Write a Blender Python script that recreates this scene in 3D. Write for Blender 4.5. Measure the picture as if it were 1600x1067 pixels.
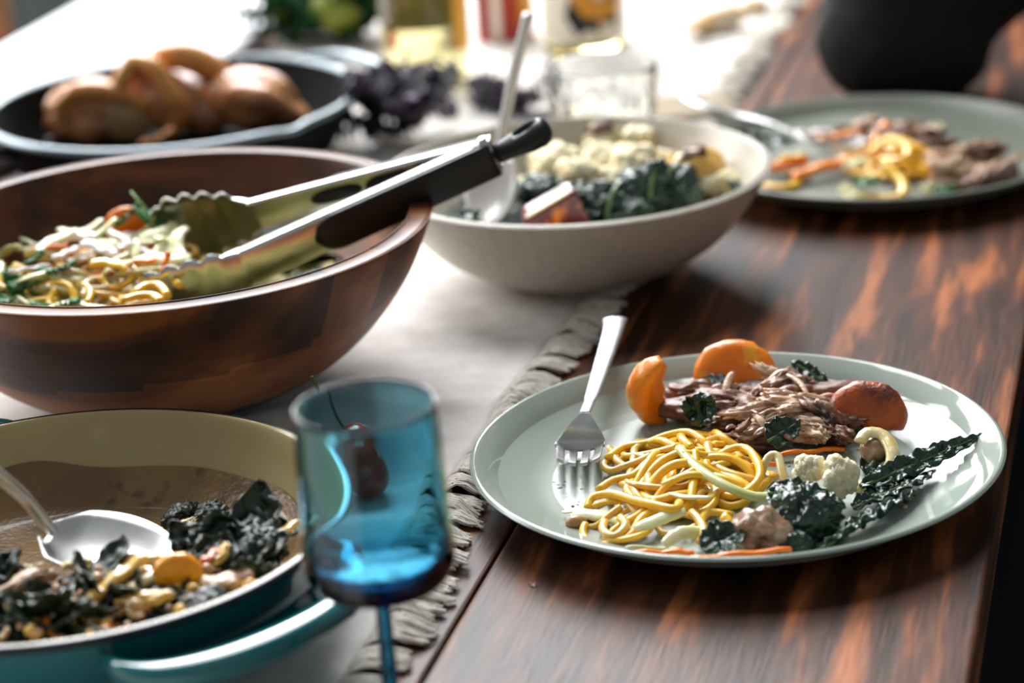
import bpy, bmesh, math, random
from math import sin, cos, pi, radians, atan2, sqrt
from mathutils import Vector, Matrix, noise, Euler
_sin = math.sin
def pw(b, e): return max(0.0, b)**e
for o in list(bpy.data.objects): bpy.data.objects.remove(o)
S = bpy.context.scene
C = S.collection
random.seed(7)
V = Vector
# ------------------------------------------------------------------ camera
FPX, PITCH, ROLL, CAMH, TH = 3800.0, radians(20.03), radians(-3.92), .503, radians(15.7)
_fw = V((0, cos(PITCH), -sin(PITCH))); _up = V((0, sin(PITCH), cos(PITCH))); _rt = V((1, 0, 0))
_r = cos(ROLL)*_rt + sin(ROLL)*_up; _u = -sin(ROLL)*_rt + cos(ROLL)*_up
_RZ = Matrix.Rotation(TH, 3, 'Z')
FW, RT, UP = _RZ @ _fw, _RZ @ _r, _RZ @ _u
cd = bpy.data.cameras.new('camera'); cam = bpy.data.objects.new('camera', cd); C.objects.link(cam)
cd.sensor_width = 36; cd.lens = FPX/1600*36
cam.matrix_world = Matrix(((RT.x, UP.x, -FW.x, 0), (RT.y, UP.y, -FW.y, 0), (RT.z, UP.z, -FW.z, CAMH), (0, 0, 0, 1)))
cd.dof.use_dof = True; cd.dof.focus_distance = 1.235; cd.dof.aperture_fstop = 4.6; cd.dof.aperture_blades = 0
cd.clip_start = .05; cd.clip_end = 60
S.camera = cam
def at(px, py, z=0.0):
    "point of the table-frame plane at height z that the photograph shows at a pixel"
    d = FW + (px-800)/FPX*RT - (py-533.5)/FPX*UP
    t = (z-CAMH)/d.z
    return V((d.x*t, d.y*t, z))
# ------------------------------------------------------------------ world, lights, exposure
def lin(c):
    return tuple(((v/255)/12.92 if v/255 <= .04045 else ((v/255+.055)/1.055)**2.4) for v in c)
W = bpy.data.worlds.new('world'); S.world = W; W.use_nodes = True
bg = W.node_tree.nodes['Background']; bg.inputs[0].default_value = (.80, .85, .88, 1); bg.inputs[1].default_value = .2
def area(name, loc, target, sx, sy, power, col=(1, 1, 1)):
    l = bpy.data.lights.new(name, 'AREA'); l.shape = 'RECTANGLE'; l.size = sx; l.size_y = sy; l.energy = power; l.color = col
    o = bpy.data.objects.new(name, l); C.objects.link(o); o.location = loc
    o.rotation_euler = (V(target)-V(loc)).to_track_quat('-Z', 'Y').to_euler(); return o
area('roof_window_light', (-1.35, 3.1, 3.05), (-.4, 1.2, 0), 2.0, 1.2, 66, (.98, .985, 1))
area('window_light', (-1.95, 4.02, 1.75), (-1.95, 1.0, 1.0), 2.2, 1.9, 175, (.97, .98, 1))
area('window_light_left', (-3.5, 2.2, 1.5), (-.5, 1.5, .3), 1.8, 1.5, 60, (.96, .98, 1))
S.view_settings.view_transform = 'Standard'; S.view_settings.look = 'None'; S.view_settings.gamma = 1
S.view_settings.use_curve_mapping = False
S.view_settings.exposure = 0.72
# ------------------------------------------------------------------ materials
def mk(name):
    m = bpy.data.materials.new(name); m.use_nodes = True
    return m, m.node_tree, m.node_tree.nodes['Principled BSDF']
def pm(name, c1, c2=None, scale=30, rough=.5, bump=0, bscale=None, metal=0, coat=0, sss=0, stretch=(1, 1, 1), lo=.35, hi=.65,
       c3=None, kind='noise', detail=4, dist=.002, spec=.5, trans=0, ior=1.45, c3scale=None, c3lo=.6, c3hi=.66):
    m, t, b = mk(name); N = t.nodes; L = t.links
    b.inputs['Roughness'].default_value = rough; b.inputs['Metallic'].default_value = metal
    b.inputs['Coat Weight'].default_value = coat; b.inputs['Coat Roughness'].default_value = .08
    b.inputs['Specular IOR Level'].default_value = spec; b.inputs['IOR'].default_value = ior
    b.inputs['Transmission Weight'].default_value = trans
    if sss:
        b.inputs['Subsurface Weight'].default_value = sss; b.inputs['Subsurface Scale'].default_value = .004
        b.inputs['Subsurface Radius'].default_value = (1, .6, .3)
    b.inputs['Base Color'].default_value = (*lin(c1), 1)
    tc = N.new('ShaderNodeTexCoord'); mp = N.new('ShaderNodeMapping'); mp.inputs['Scale'].default_value = stretch
    L.new(tc.outputs['Object'], mp.inputs[0])
    if c2:
        n = N.new('ShaderNodeTexNoise'); n.inputs['Scale'].default_value = scale; n.inputs['Detail'].default_value = detail
        L.new(mp.outputs[0], n.inputs['Vector'])
        r = N.new('ShaderNodeValToRGB'); r.color_ramp.elements[0].position = lo; r.color_ramp.elements[1].position = hi
        r.color_ramp.elements[0].color = (*lin(c1), 1); r.color_ramp.elements[1].color = (*lin(c2), 1)
        L.new(n.outputs['Fac'], r.inputs[0]); out = r.outputs[0]
        if c3:
            n2 = N.new('ShaderNodeTexNoise'); n2.inputs['Scale'].default_value = c3scale or scale*2.3; n2.inputs['Detail'].default_value = 3
            L.new(mp.outputs[0], n2.inputs['Vector'])
            r2 = N.new('ShaderNodeValToRGB'); r2.color_ramp.elements[0].position = c3lo; r2.color_ramp.elements[1].position = c3hi
            L.new(n2.outputs['Fac'], r2.inputs[0])
            mx = N.new('ShaderNodeMix'); mx.data_type = 'RGBA'; mx.inputs['B'].default_value = (*lin(c3), 1)
            L.new(r2.outputs[0], mx.inputs['Factor']); L.new(out, mx.inputs['A']); out = mx.outputs['Result']
        L.new(out, b.inputs['Base Color'])
    if bump:
        bs = bscale or scale*2
        if kind == 'voronoi':
            n = N.new('ShaderNodeTexVoronoi'); n.inputs['Scale'].default_value = bs; o = n.outputs['Distance']
        else:
            n = N.new('ShaderNodeTexNoise'); n.inputs['Scale'].default_value = bs; n.inputs['Detail'].default_value = 5; o = n.outputs['Fac']
        L.new(mp.outputs[0], n.inputs['Vector'])
        bp = N.new('ShaderNodeBump'); bp.inputs['Strength'].default_value = bump; bp.inputs['Distance'].default_value = dist
        L.new(o, bp.inputs['Height']); L.new(bp.outputs[0], b.inputs['Normal'])
    return m
def wood_mat(name, dark, mid, light, rough, coat=0, across=60, along=3.2, axis='Y', bump=.15, ring=9, seed=0.0, spec=.5):
    m, t, b = mk(name); b.inputs['Specular IOR Level'].default_value = spec; N = t.nodes; L = t.links
    tc = N.new('ShaderNodeTexCoord'); mp = N.new('ShaderNodeMapping')
    sc = {'X': (along, across, across), 'Y': (across, along, across), 'Z': (across, across, along)}[axis]
    mp.inputs['Scale'].default_value = sc; mp.inputs['Location'].default_value = (seed, seed*1.7, seed)
    oi = N.new('ShaderNodeObjectInfo'); ad = N.new('ShaderNodeVectorMath'); ad.operation = 'ADD'
    mu = N.new('ShaderNodeMath'); mu.operation = 'MULTIPLY'; mu.inputs[1].default_value = 37
    L.new(oi.outputs['Random'], mu.inputs[0]); L.new(tc.outputs['Object'], mp.inputs[0])
    L.new(mp.outputs[0], ad.inputs[0]); L.new(mu.outputs[0], ad.inputs[1])
    n = N.new('ShaderNodeTexNoise'); n.inputs['Scale'].default_value = 1; n.inputs['Detail'].default_value = 3; n.inputs['Distortion'].default_value = .35
    L.new(ad.outputs[0], n.inputs['Vector'])
    r = N.new('ShaderNodeValToRGB'); e = r.color_ramp.elements
    e[0].position = .36; e[0].color = (*lin(dark), 1); e[1].position = .68; e[1].color = (*lin(light), 1)
    k = e.new(.53); k.color = (*lin(mid), 1)
    L.new(n.outputs['Fac'], r.inputs[0])
    # fine fibres
    m2 = N.new('ShaderNodeMapping'); m2.inputs['Scale'].default_value = tuple(v*(9 if v > 10 else 6) for v in sc)
    L.new(tc.outputs['Object'], m2.inputs[0])
    n2 = N.new('ShaderNodeTexNoise'); n2.inputs['Scale'].default_value = 1; n2.inputs['Detail'].default_value = 4
    L.new(m2.outputs[0], n2.inputs['Vector'])
    mx = N.new('ShaderNodeMix'); mx.data_type = 'RGBA'; mx.blend_type = 'MULTIPLY'; mx.inputs['Factor'].default_value = .3
    r3 = N.new('ShaderNodeValToRGB'); r3.color_ramp.elements[0].position = .3; r3.color_ramp.elements[0].color = (.35, .33, .32, 1)
    r3.color_ramp.elements[1].position = .6
    L.new(n2.outputs['Fac'], r3.inputs[0]); L.new(r.outputs[0], mx.inputs['A']); L.new(r3.outputs[0], mx.inputs['B'])
    L.new(mx.outputs['Result'], b.inputs['Base Color'])
    b.inputs['Roughness'].default_value = rough; b.inputs['Coat Weight'].default_value = coat; b.inputs['Coat Roughness'].default_value = .25
    ma = N.new('ShaderNodeMath'); ma.operation = 'ADD'; L.new(n.outputs['Fac'], ma.inputs[0]); L.new(n2.outputs['Fac'], ma.inputs[1])
    bp = N.new('ShaderNodeBump'); bp.inputs['Strength'].default_value = bump; bp.inputs['Distance'].default_value = .0012
    L.new(ma.outputs[0], bp.inputs['Height']); L.new(bp.outputs[0], b.inputs['Normal'])
    return m
M = {}
M['table'] = wood_mat('stained_wood', (48, 27, 18), (88, 50, 32), (172, 100, 54), .44, 0, across=62, along=6.5, bump=.2, spec=.2)
M['table_edge'] = wood_mat('stained_wood_edge', (40, 24, 14), (70, 42, 26), (100, 62, 36), .5, 0)
M['bowl_wood'] = wood_mat('acacia', (54, 29, 15), (96, 54, 27), (140, 84, 44), .40, 0, across=26, along=5, axis='X', bump=.12, spec=.3)
M['bowl_wood_pale'] = wood_mat('acacia_pale', (104, 58, 28), (142, 84, 44), (172, 108, 60), .40, 0, across=26, along=5, axis='X', bump=.12, spec=.3)
M['bowl_wood_dark'] = wood_mat('acacia_dark', (30, 18, 12), (52, 31, 19), (74, 44, 27), .40, 0, across=26, along=5, axis='X', bump=.12, spec=.3)
M['cloth'] = pm('linen', (222, 217, 212), (236, 232, 228), 60, .9, .35, 900, dist=.0005)
M['fringe'] = pm('linen_fringe', (206, 198, 186), (230, 224, 214), 200, .9)
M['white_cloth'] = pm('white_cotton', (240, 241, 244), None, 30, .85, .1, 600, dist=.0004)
M['floor'] = wood_mat('floor_boards', (38, 42, 38), (52, 56, 50), (70, 72, 64), .6, 0, across=22, along=2)
M['wall'] = pm('grey_plaster', (92, 98, 96), (100, 105, 102), 12, .9)
M['frame'] = pm('window_frame_paint', (60, 62, 62), None, 10, .5)
M['sage'] = pm('sage_glaze', (160, 170, 160), (154, 165, 155), 14, .10, 0)
_m = M['sage']; _t = _m.node_tree; _tc = _t.nodes.new('ShaderNodeTexCoord'); _l = _t.nodes.new('ShaderNodeVectorMath'); _l.operation = 'LENGTH'
_r = _t.nodes.new('ShaderNodeValToRGB'); _r.color_ramp.elements[0].position = .098; _r.color_ramp.elements[0].color = (.36, .36, .36, 1); _r.color_ramp.elements[1].position = .112; _r.color_ramp.elements[1].color = (.07, .07, .07, 1)
_t.links.new(_tc.outputs['Object'], _l.inputs[0]); _t.links.new(_l.outputs['Value'], _r.inputs[0]); _t.links.new(_r.outputs[0], _t.nodes['Principled BSDF'].inputs['Roughness'])
M['sage_dark'] = pm('grey_green_glaze', (116, 122, 110), (128, 132, 120), 14, .38, 0)
M['cream_bowl'] = pm('speckled_stoneware', (196, 190, 176), (186, 179, 164), 160, .32, .05, 300, c3=(150, 140, 120), c3scale=700, c3lo=.66, c3hi=.7)
M['teal'] = pm('teal_enamel', (22, 98, 104), (26, 110, 114), 8, .10, coat=.6)
M['enamel_in'] = pm('sand_enamel', (190, 172, 120), (178, 158, 108), 10, .16, coat=.25)
M['film'] = pm('sauce_film', (146, 112, 66), (120, 88, 48), 26, .34, .5, 330, coat=.2, dist=.0012, c3=(84, 60, 36), c3scale=60, c3lo=.60, c3hi=.70)
M['black_rim'] = pm('bare_iron_rim', (24, 30, 34), None, 10, .3)
M['iron'] = pm('black_iron', (7, 10, 11), (10, 13, 13), 60, .75, .15, 500, spec=.12, dist=.0004)
M['iron_rim'] = pm('iron_rim_sheen', (110, 122, 128), None, 60, .34, .1, 500, metal=.6, spec=.8, dist=.0003)  # glossy rim; its pale grey base paints the window sheen on black iron
M['steel'] = pm('brushed_steel', (205, 205, 200), None, 10, .22, .05, 300, metal=1, stretch=(.2, 1, 1), dist=.0003)
M['steel_dull'] = pm('used_steel', (222, 222, 220), (200, 200, 198), 70, .38, .10, 500, metal=.9, dist=.0003)
M['rubber'] = pm('black_rubber', (14, 17, 19), None, 10, .42, .05, 900, dist=.0002)
M['ceramic'] = pm('white_ceramic', (222, 218, 212), None, 10, .25, coat=.3)
M['noodle'] = pm('egg_noodle', (250, 204, 58), (244, 184, 34), 90, .32, .12, 220, coat=.35, sss=.2)
M['noodle_pale'] = pm('oiled_noodle', (222, 172, 72), (238, 196, 96), 90, .28, .12, 220, coat=.35, sss=.2)
M['noodle_white'] = pm('onion_strip', (226, 214, 170), (214, 190, 120), 90, .25, .15, 220, coat=.5, sss=.3)
M['cabbage'] = pm('cabbage', (240, 238, 206), (222, 224, 160), 60, .32, .2, 260, coat=.25, sss=.3)
M['sprout'] = pm('pale_stalk', (220, 224, 170), (196, 208, 120), 30, .28, .1, 220, coat=.4, sss=.2)
M['carrot'] = pm('carrot', (252, 142, 14), (246, 120, 8), 60, .36, .15, 300, coat=.25, sss=.15)
M['squash'] = pm('roast_squash', (255, 152, 8), (252, 126, 4), 60, .36, .3, 260, coat=.3, sss=.15, c3=(252, 176, 40), c3scale=50)
M['squash_yellow'] = pm('yellow_squash', (250, 178, 10), (244, 150, 6), 60, .36, .3, 260, coat=.3)
M['squash_brown'] = pm('seared_squash', (206, 98, 24), (164, 70, 20), 60, .36, .6, 380, coat=.3, c3=(100, 38, 14), c3scale=40, c3lo=.55)
M['squash_rind'] = pm('dark_squash_rind', (120, 24, 12), (90, 20, 12), 60, .25, .2, 200, coat=.5, c3=(240, 130, 20), c3scale=45, c3lo=.6, c3hi=.66)
M['meat'] = pm('shredded_meat', (150, 108, 84), (196, 154, 126), 70, .38, .8, 330, coat=.25, stretch=(.35, 1, 1), c3=(88, 56, 44), c3scale=60, c3lo=.52, c3hi=.62, dist=.0025)
M['meat_dark'] = pm('dark_meat', (116, 72, 50), (150, 102, 74), 70, .42, .8, 330, coat=.12, stretch=(.35, 1, 1), c3=(56, 34, 24), c3scale=60, c3lo=.5, c3hi=.62, dist=.0025)
M['meat_pale'] = pm('pale_meat', (228, 194, 162), (204, 166, 134), 70, .4, .8, 330, coat=.2, stretch=(.35, 1, 1), c3=(160, 118, 94), c3scale=80, c3lo=.58, c3hi=.66, dist=.002)
M['kale'] = pm('cooked_kale', (10, 38, 26), (20, 62, 38), 90, .26, .7, 240, coat=.35, kind='voronoi', dist=.0025)
M['kale_rib'] = pm('kale_rib', (92, 124, 66), (66, 102, 52), 60, .35, coat=.3)
M['kale_dry'] = pm('dark_kale', (14, 34, 24), (28, 56, 36), 110, .36, .9, 260, coat=.2, dist=.003)
M['bed'] = pm('packed_greens', (16, 30, 22), (28, 46, 30), 110, .6, .9, 200, dist=.003, spec=.2)
M['salad_bed'] = pm('packed_salad', (196, 180, 120), (120, 130, 60), 60, .6, .9, 200, dist=.003, spec=.2, c3=(60, 84, 40), c3scale=40)
M['spinach'] = pm('wilted_greens', (22, 34, 24), (38, 52, 32), 100, .34, .8, 240, coat=.25, dist=.003)
M['cilantro'] = pm('cilantro', (28, 96, 44), (44, 122, 52), 90, .4, .4, 300)
M['green_stem'] = pm('green_stem', (110, 150, 60), None, 20, .4)
M['cauli'] = pm('cauliflower', (252, 240, 206), (242, 218, 160), 50, .55, .8, 520, sss=.2, dist=.002, c3=(206, 146, 76), c3scale=30, c3lo=.66, c3hi=.76)
M['cauli_stalk'] = pm('cauliflower_stalk', (238, 222, 176), (226, 200, 140), 30, .35, .2, 200, coat=.3, sss=.2)
M['char'] = pm('charred_spot', (62, 30, 22), (100, 46, 26), 120, .4, .6, 300)
M['potato'] = pm('roast_potato', (236, 196, 110), (220, 168, 76), 30, .35, .2, 200, coat=.4, sss=.15)
M['onion_skin'] = pm('browned_onion', (150, 112, 82), (190, 160, 130), 80, .25, .5, 240, coat=.6, c3=(96, 64, 46), c3scale=50, c3lo=.55, c3hi=.65)
M['radish'] = pm('radish', (246, 236, 234), (236, 216, 214), 20, .3, coat=.4, c3=(206, 50, 74), c3scale=40, c3lo=.66, c3hi=.7)
M['bean'] = pm('bean', (190, 148, 96), (170, 126, 76), 60, .35, .2, 200, coat=.3)
M['chicken'] = pm('roast_chicken_skin', (196, 118, 64), (230, 172, 120), 26, .34, .6, 150, coat=.35, c3=(120, 60, 30), c3scale=16, c3lo=.5, c3hi=.66, dist=.004)
M['chicken_tan'] = pm('roast_wing_skin', (222, 142, 66), (236, 172, 98), 26, .34, .4, 150, coat=.3, c3=(160, 84, 36), c3scale=16, c3lo=.55, c3hi=.7)
M['chicken_pale'] = pm('chicken_flesh', (196, 160, 112), (176, 138, 92), 40, .35, .4, 150, coat=.4)
M['purple'] = pm('purple_kale', (28, 20, 32), (48, 38, 54), 60, .6, .6, 260, c3=(130, 116, 140), c3scale=40, c3lo=.6, c3hi=.75, dist=.003)
M['purple_rib'] = pm('purple_kale_rib', (150, 130, 160), None, 60, .5)
M['bush'] = pm('dark_leaf', (12, 40, 22), (28, 70, 34), 40, .8, .4, 120, spec=.12)
M['lemon'] = pm('lemon', (140, 140, 30), (120, 130, 40), 20, .5, .3, 200)
M['bread'] = pm('bread_crust', (206, 172, 118), (178, 138, 82), 18, .8, .6, 90, c3=(240, 226, 200), c3scale=10, c3lo=.5, c3hi=.6)
M['yellow_label'] = pm('yellow_paper', (232, 166, 30), None, 10, .6)
M['grey_label'] = pm('label_back', (150, 150, 130), (110, 118, 96), 18, .7)
M['cream_label'] = pm('cream_paper', (232, 222, 206), None, 10, .6)
M['orange_print'] = pm('orange_print', (226, 154, 50), None, 10, .6)
M['dark_print'] = pm('dark_print', (18, 30, 36), None, 10, .6)
M['red_tin'] = pm('red_tin', (186, 62, 30), (160, 44, 36), 18, .35)
M['red_dark'] = pm('dark_red_print', (140, 44, 36), None, 18, .4)
M['crumb'] = pm('crumb', (220, 200, 150), (200, 170, 110), 200, .5)
M['pepper'] = pm('small_pepper', (206, 70, 28), (176, 50, 26), 30, .3, coat=.4)
M['fruit_stem'] = pm('fruit_stem', (58, 82, 40), None, 20, .5)
M['tan_wood'] = wood_mat('tan_wood', (176, 126, 84), (198, 152, 112), (214, 172, 136), .5, 0, across=18, along=3)
M['sweater'] = pm('black_knit', (5, 7, 8), (7, 10, 11), 200, .85, .3, 700, dist=.001)
M['trousers'] = pm('dark_trousers', (18, 22, 28), None, 100, .9)
M['skin'] = pm('skin', (206, 158, 130), (196, 146, 118), 20, .5, sss=.15)
M['hair'] = pm('dark_hair', (38, 26, 20), (52, 36, 26), 60, .55, .5, 90, stretch=(1, 1, .15))
M['eye'] = pm('eye', (235, 235, 232), None, 10, .2)
M['taupe'] = pm('taupe_linen', (172, 156, 136), (160, 144, 124), 60, .9, .3, 700, dist=.0005)
def glass_mat(name, tint, dens=0, vcol=(1, 1, 1), rough=0.0, ior=1.45):
    m, t, b = mk(name); N = t.nodes; L = t.links
    b.inputs['Base Color'].default_value = (*tint, 1); b.inputs['Transmission Weight'].default_value = 1
    b.inputs['Roughness'].default_value = rough; b.inputs['IOR'].default_value = ior
    if dens:
        v = N.new('ShaderNodeVolumeAbsorption'); v.inputs['Color'].default_value = (*vcol, 1); v.inputs['Density'].default_value = dens
        L.new(v.outputs[0], N['Material Output'].inputs['Volume'])
    return m
M['blue_glass'] = glass_mat('blue_glass', (.78, .92, .96), 520, (.0, .66, .80))
M['clear_glass'] = glass_mat('clear_glass', (.97, .98, .97))
M['wine_glass_body'] = glass_mat('wine_filled_glass', (.96, .93, .70), 9, (.9, .8, .25))
# ------------------------------------------------------------------ mesh helpers
def link(name, me, mat, parent=None, loc=None, rot=None):
    o = bpy.data.objects.new(name, me); C.objects.link(o)
    if mat is not None:
        for mm in (mat if isinstance(mat, (list, tuple)) else [mat]): me.materials.append(mm)
    if parent: o.parent = parent
    if loc is not None: o.location = loc
    if rot is not None: o.rotation_euler = rot
    return o
def obj(name, bm, mat, parent=None, loc=None, rot=None, smooth=True):
    me = bpy.data.meshes.new(name); bm.normal_update(); bm.to_mesh(me); bm.free()
    if smooth:
        for p in me.polygons: p.use_smooth = True
    return link(name, me, M[mat] if isinstance(mat, str) else mat, parent, loc, rot)
def tag(o, label=None, cat=None, group=None, kind=None):
    if label: o['label'] = label
    if cat: o['category'] = cat
    if group: o['group'] = group
    if kind: o['kind'] = kind
    return o
def thing(name, label, cat, loc=(0, 0, 0), rot=(0, 0, 0), group=None):
    o = bpy.data.objects.new(name, None); C.objects.link(o); o.location = loc; o.rotation_euler = rot
    o.empty_display_size = .05
    return tag(o, label, cat, group)
def box(bm, x0, x1, y0, y1, z0, z1, mi=0):
    vs = [bm.verts.new((x, y, z)) for z in (z0, z1) for y in (y0, y1) for x in (x0, x1)]
    for f in ((0, 2, 3, 1), (4, 5, 7, 6), (0, 1, 5, 4), (2, 6, 7, 3), (0, 4, 6, 2), (1, 3, 7, 5)):
        fc = bm.faces.new([vs[i] for i in f]); fc.material_index = mi
    return vs
def bevel(bm, w, seg=2):
    bmesh.ops.bevel(bm, geom=bm.edges[:], offset=w, segments=seg, affect='EDGES', profile=.6)
def smooth_prof(pts, n=6):
    "Catmull-Rom through profile points"
    out = []
    P = [V(p) for p in pts]
    for i in range(len(P)-1):
        a = P[max(i-1, 0)]; b = P[i]; c = P[i+1]; d = P[min(i+2, len(P)-1)]
        for k in range(n):
            t = k/n
            out.append(.5*((2*b)+(-a+c)*t+(2*a-5*b+4*c-d)*t*t+(-a+3*b-3*c+d)*t**3))
    out.append(P[-1]); return out
def lathe(prof, n=96, bm=None, a0=0, a1=2*pi, fn=None, closed=False, mi=0):
    bm = bm or bmesh.new(); full = abs(a1-a0-2*pi) < 1e-6; cols = n if full else n+1
    rings = []
    for p in prof:
        r, z = p[0], p[1]
        if r < 1e-6 and full: rings.append([bm.verts.new((0, 0, z))]*cols); continue
        ring = []
        for i in range(cols):
            a = a0+(a1-a0)*i/n
            rr, zz = (fn(r, z, a) if fn else (r, z))
            ring.append(bm.verts.new((rr*cos(a), rr*sin(a), zz)))
        rings.append(ring)
    rr = list(zip(rings, rings[1:]))
    if closed: rr.append((rings[-1], rings[0]))
    for A, B in rr:
        for i in range(n):
            j = (i+1) % cols if full else i+1
            q = []
            for v in (A[i], A[j], B[j], B[i]):
                if v not in q: q.append(v)
            if len(q) > 2:
                try: f = bm.faces.new(q); f.material_index = mi
                except ValueError: pass
    return bm
def spline(pts, n=8):
    return smooth_prof(pts, n)
def tube(pts, rad, n=8, bm=None, flat=1.0, up=None, mi=0, cap=True):
    "sweep an ellipse (rad wide, rad*flat high) along points; rad number or list"
    bm = bm or bmesh.new(); P = [V(p) for p in pts]; m = len(P)
    R = rad if isinstance(rad, (list, tuple)) else [rad]*m
    T = [(P[min(i+1, m-1)]-P[max(i-1, 0)]).normalized() for i in range(m)]
    u = V(up) if up else (V((0, 0, 1)) if abs(T[0].z) < .9 else V((1, 0, 0)))
    rings = []
    for i in range(m):
        t = T[i]; u = (u-t*u.dot(t)); u = u.normalized() if u.length > 1e-6 else t.orthogonal().normalized()
        s = t.cross(u)
        rings.append([bm.verts.new(P[i]+s*cos(2*pi*k/n)*R[i]+u*sin(2*pi*k/n)*R[i]*flat) for k in range(n)])
    for A, B in zip(rings, rings[1:]):
        for k in range(n):
            f = bm.faces.new((A[k], A[(k+1) % n], B[(k+1) % n], B[k])); f.material_index = mi
    if cap:
        bm.faces.new(rings[0][::-1]).material_index = mi; bm.faces.new(rings[-1]).material_index = mi
    return bm
def blob(rx, ry, rz, sub=3, amp=.15, freq=2.0, seed=0, bm=None, loc=(0, 0, 0), rot=None, mi=0, stretch=(1, 1, 1)):
    bm = bm or bmesh.new()
    r = bmesh.ops.create_icosphere(bm, subdivisions=sub, radius=1)
    sd = V((seed*3.1, seed*1.7, seed*.9)); rm = Euler(rot).to_matrix() if rot else None
    for v in r['verts']:
        d = v.co.copy(); q = V((d.x*stretch[0], d.y*stretch[1], d.z*stretch[2]))*freq+sd
        k = 1+amp*noise.noise(q)+amp*.5*noise.noise(q*2.3)+amp*.25*noise.noise(q*5.1)
        p = V((d.x*rx*k, d.y*ry*k, d.z*rz*k))
        if rm: p = rm @ p
        v.co = p+V(loc)
    if mi:
        for v in r['verts']:
            for f in v.link_faces: f.material_index = mi
    return bm
def solid(o, t=.0008, off=0):
    m = o.modifiers.new('s', 'SOLIDIFY'); m.thickness = t; m.offset = off; return o
def leaf_bm(L, Wd, amp=.01, fr=5, nx=26, ny=12, seed=0, blister=.0012, bend=0.0, fold=0.0, tip=.8, curl=0.0, bm=None):
    "leaf along +x from the stalk end; ruffled, blistered, folded along its rib"
    bm = bm or bmesh.new(); g = []
    for i in range(nx+1):
        s = i/nx; w = Wd*.5*pw(sin(pi*min(1, s**tip*.97+.03)), .7)*(1+.12*noise.noise(V((s*6, seed, 0))))
        row = []
        for j in range(ny+1):
            t = -1+2*j/ny
            a = abs(t)
            z = amp*a**1.6*sin(fr*2*pi*s+(1.3 if t > 0 else 3.9)+seed)*(.4+.6*w/(Wd*.5))
            q = V((s*L, t*w, 0))
            z += blister*(1-a*.3)*noise.noise(q*220+V((seed, 0, 0)))*2+amp*.35*noise.noise(q*40+V((0, seed, 0)))
            yy = t*w*(1+.08*sin(fr*4*pi*s+seed))
            # fold: rotate each half upward
            ang = fold*(1 if t > 0 else -1)
            y2 = yy*cos(ang)-0*sin(ang); z2 = z+abs(yy)*sin(abs(fold))
            if curl:
                R = 1/curl; th = yy/R; y2 = sin(th)*(R-z); z2 = R-cos(th)*(R-z)
            x = s*L
            if bend:
                R = L/bend; th = x/R; x2 = sin(th)*(R-z2); z3 = R-cos(th)*(R-z2); x, z2 = x2, z3
            row.append(bm.verts.new((x, y2, z2)))
        g.append(row)
    for i in range(nx):
        for j in range(ny):
            bm.faces.new((g[i][j], g[i+1][j], g[i+1][j+1], g[i][j+1]))
    return bm
def frame_rot(p0, p1, roll=0):
    x = (p1-p0).normalized(); y = V((0, 0, 1)).cross(x).normalized(); z = x.cross(y)
    return (Matrix((x, y, z)).transposed() @ Matrix.Rotation(roll, 3, 'X')).to_euler()
def ribbon_bm(L, w, seed=0, bend=.5, flat=.22):
    rnd = random.Random(seed); pts = []; a = b = 0.0; p = V((-L/2, 0, 0)); n = 14; rr = []
    ka, kb = rnd.uniform(-1, 1)*bend*3, rnd.uniform(-1, 1)*bend*2
    for i in range(n+1):
        pts.append(p.copy()); a += ka/n; b += (kb*sin(i*.5+seed))/n; p = p+V((cos(a)*cos(b), sin(a)*cos(b), sin(b)))*(L/n)
        rr.append(w*.5*(.55+.45*sin(pi*(i+.8)/(n+1.6)))*(1+.18*noise.noise(V((i*.7, seed, 0)))))
    return tube(pts, rr, 8, flat=flat, up=(0, rnd.uniform(-.8, .8), 1))
def leaf_mass_bm(rx, ry, rz_, seed, n=4):
    "tightly curled clump of cooked leaf: overlapping puckered lobes"
    rnd = random.Random(seed); bm = bmesh.new()
    for k in range(n):
        f = .62 if k else .85
        blob(rx*f, ry*f, rz_*f, 4, .30, 3.2, seed+k*2.3, bm, (rnd.uniform(-.5, .5)*rx if k else 0, rnd.uniform(-.5, .5)*ry if k else 0, rnd.uniform(-.3, .5)*rz_ if k else 0), (rnd.uniform(-.5, .5), rnd.uniform(-.5, .5), rnd.uniform(0, 3)))
    for v in bm.verts:
        q = v.co*190; v.co += v.co.normalized()*(.0016*(noise.noise(q+V((seed, 0, 0)))+.6*abs(noise.noise(q*.45))))
    return bm
def rib_bm(L, r0=.0016, bend=0.0, z=.0007):
    pts = []; rr = []
    for i in range(13):
        s = i/12; x = s*L*.96; zz = z
        if bend:
            R = L/bend; th = x/R; x, zz = sin(th)*(R-z), R-cos(th)*(R-z)
        pts.append((x, 0, zz)); rr.append(r0*(1-.75*s))
    return tube(pts, rr, 6)
def strip_bm(L, w, h, bend=.3, seed=0, n=8):
    pts = [(L*(i/n-.5), bend*L*(.25-(i/n-.5)**2), .0006*sin(i*1.7+seed)) for i in range(n+1)]
    bm = bmesh.new(); rings = []
    for i, p in enumerate(pts):
        k = .8+.2*noise.noise(V((i*.6, seed, 0)))
        rings.append([bm.verts.new((p[0], p[1]+a*w*.5*k, p[2]+b*h*.5*k)) for a, b in ((-1, -1), (1, -1), (1, 1), (-1, 1))])
    for A, B in zip(rings, rings[1:]):
        for k in range(4): bm.faces.new((A[k], A[(k+1) % 4], B[(k+1) % 4], B[k]))
    bm.faces.new(rings[0][::-1]); bm.faces.new(rings[-1]); bevel(bm, min(w, h)*.18, 1)
    return bm
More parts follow.
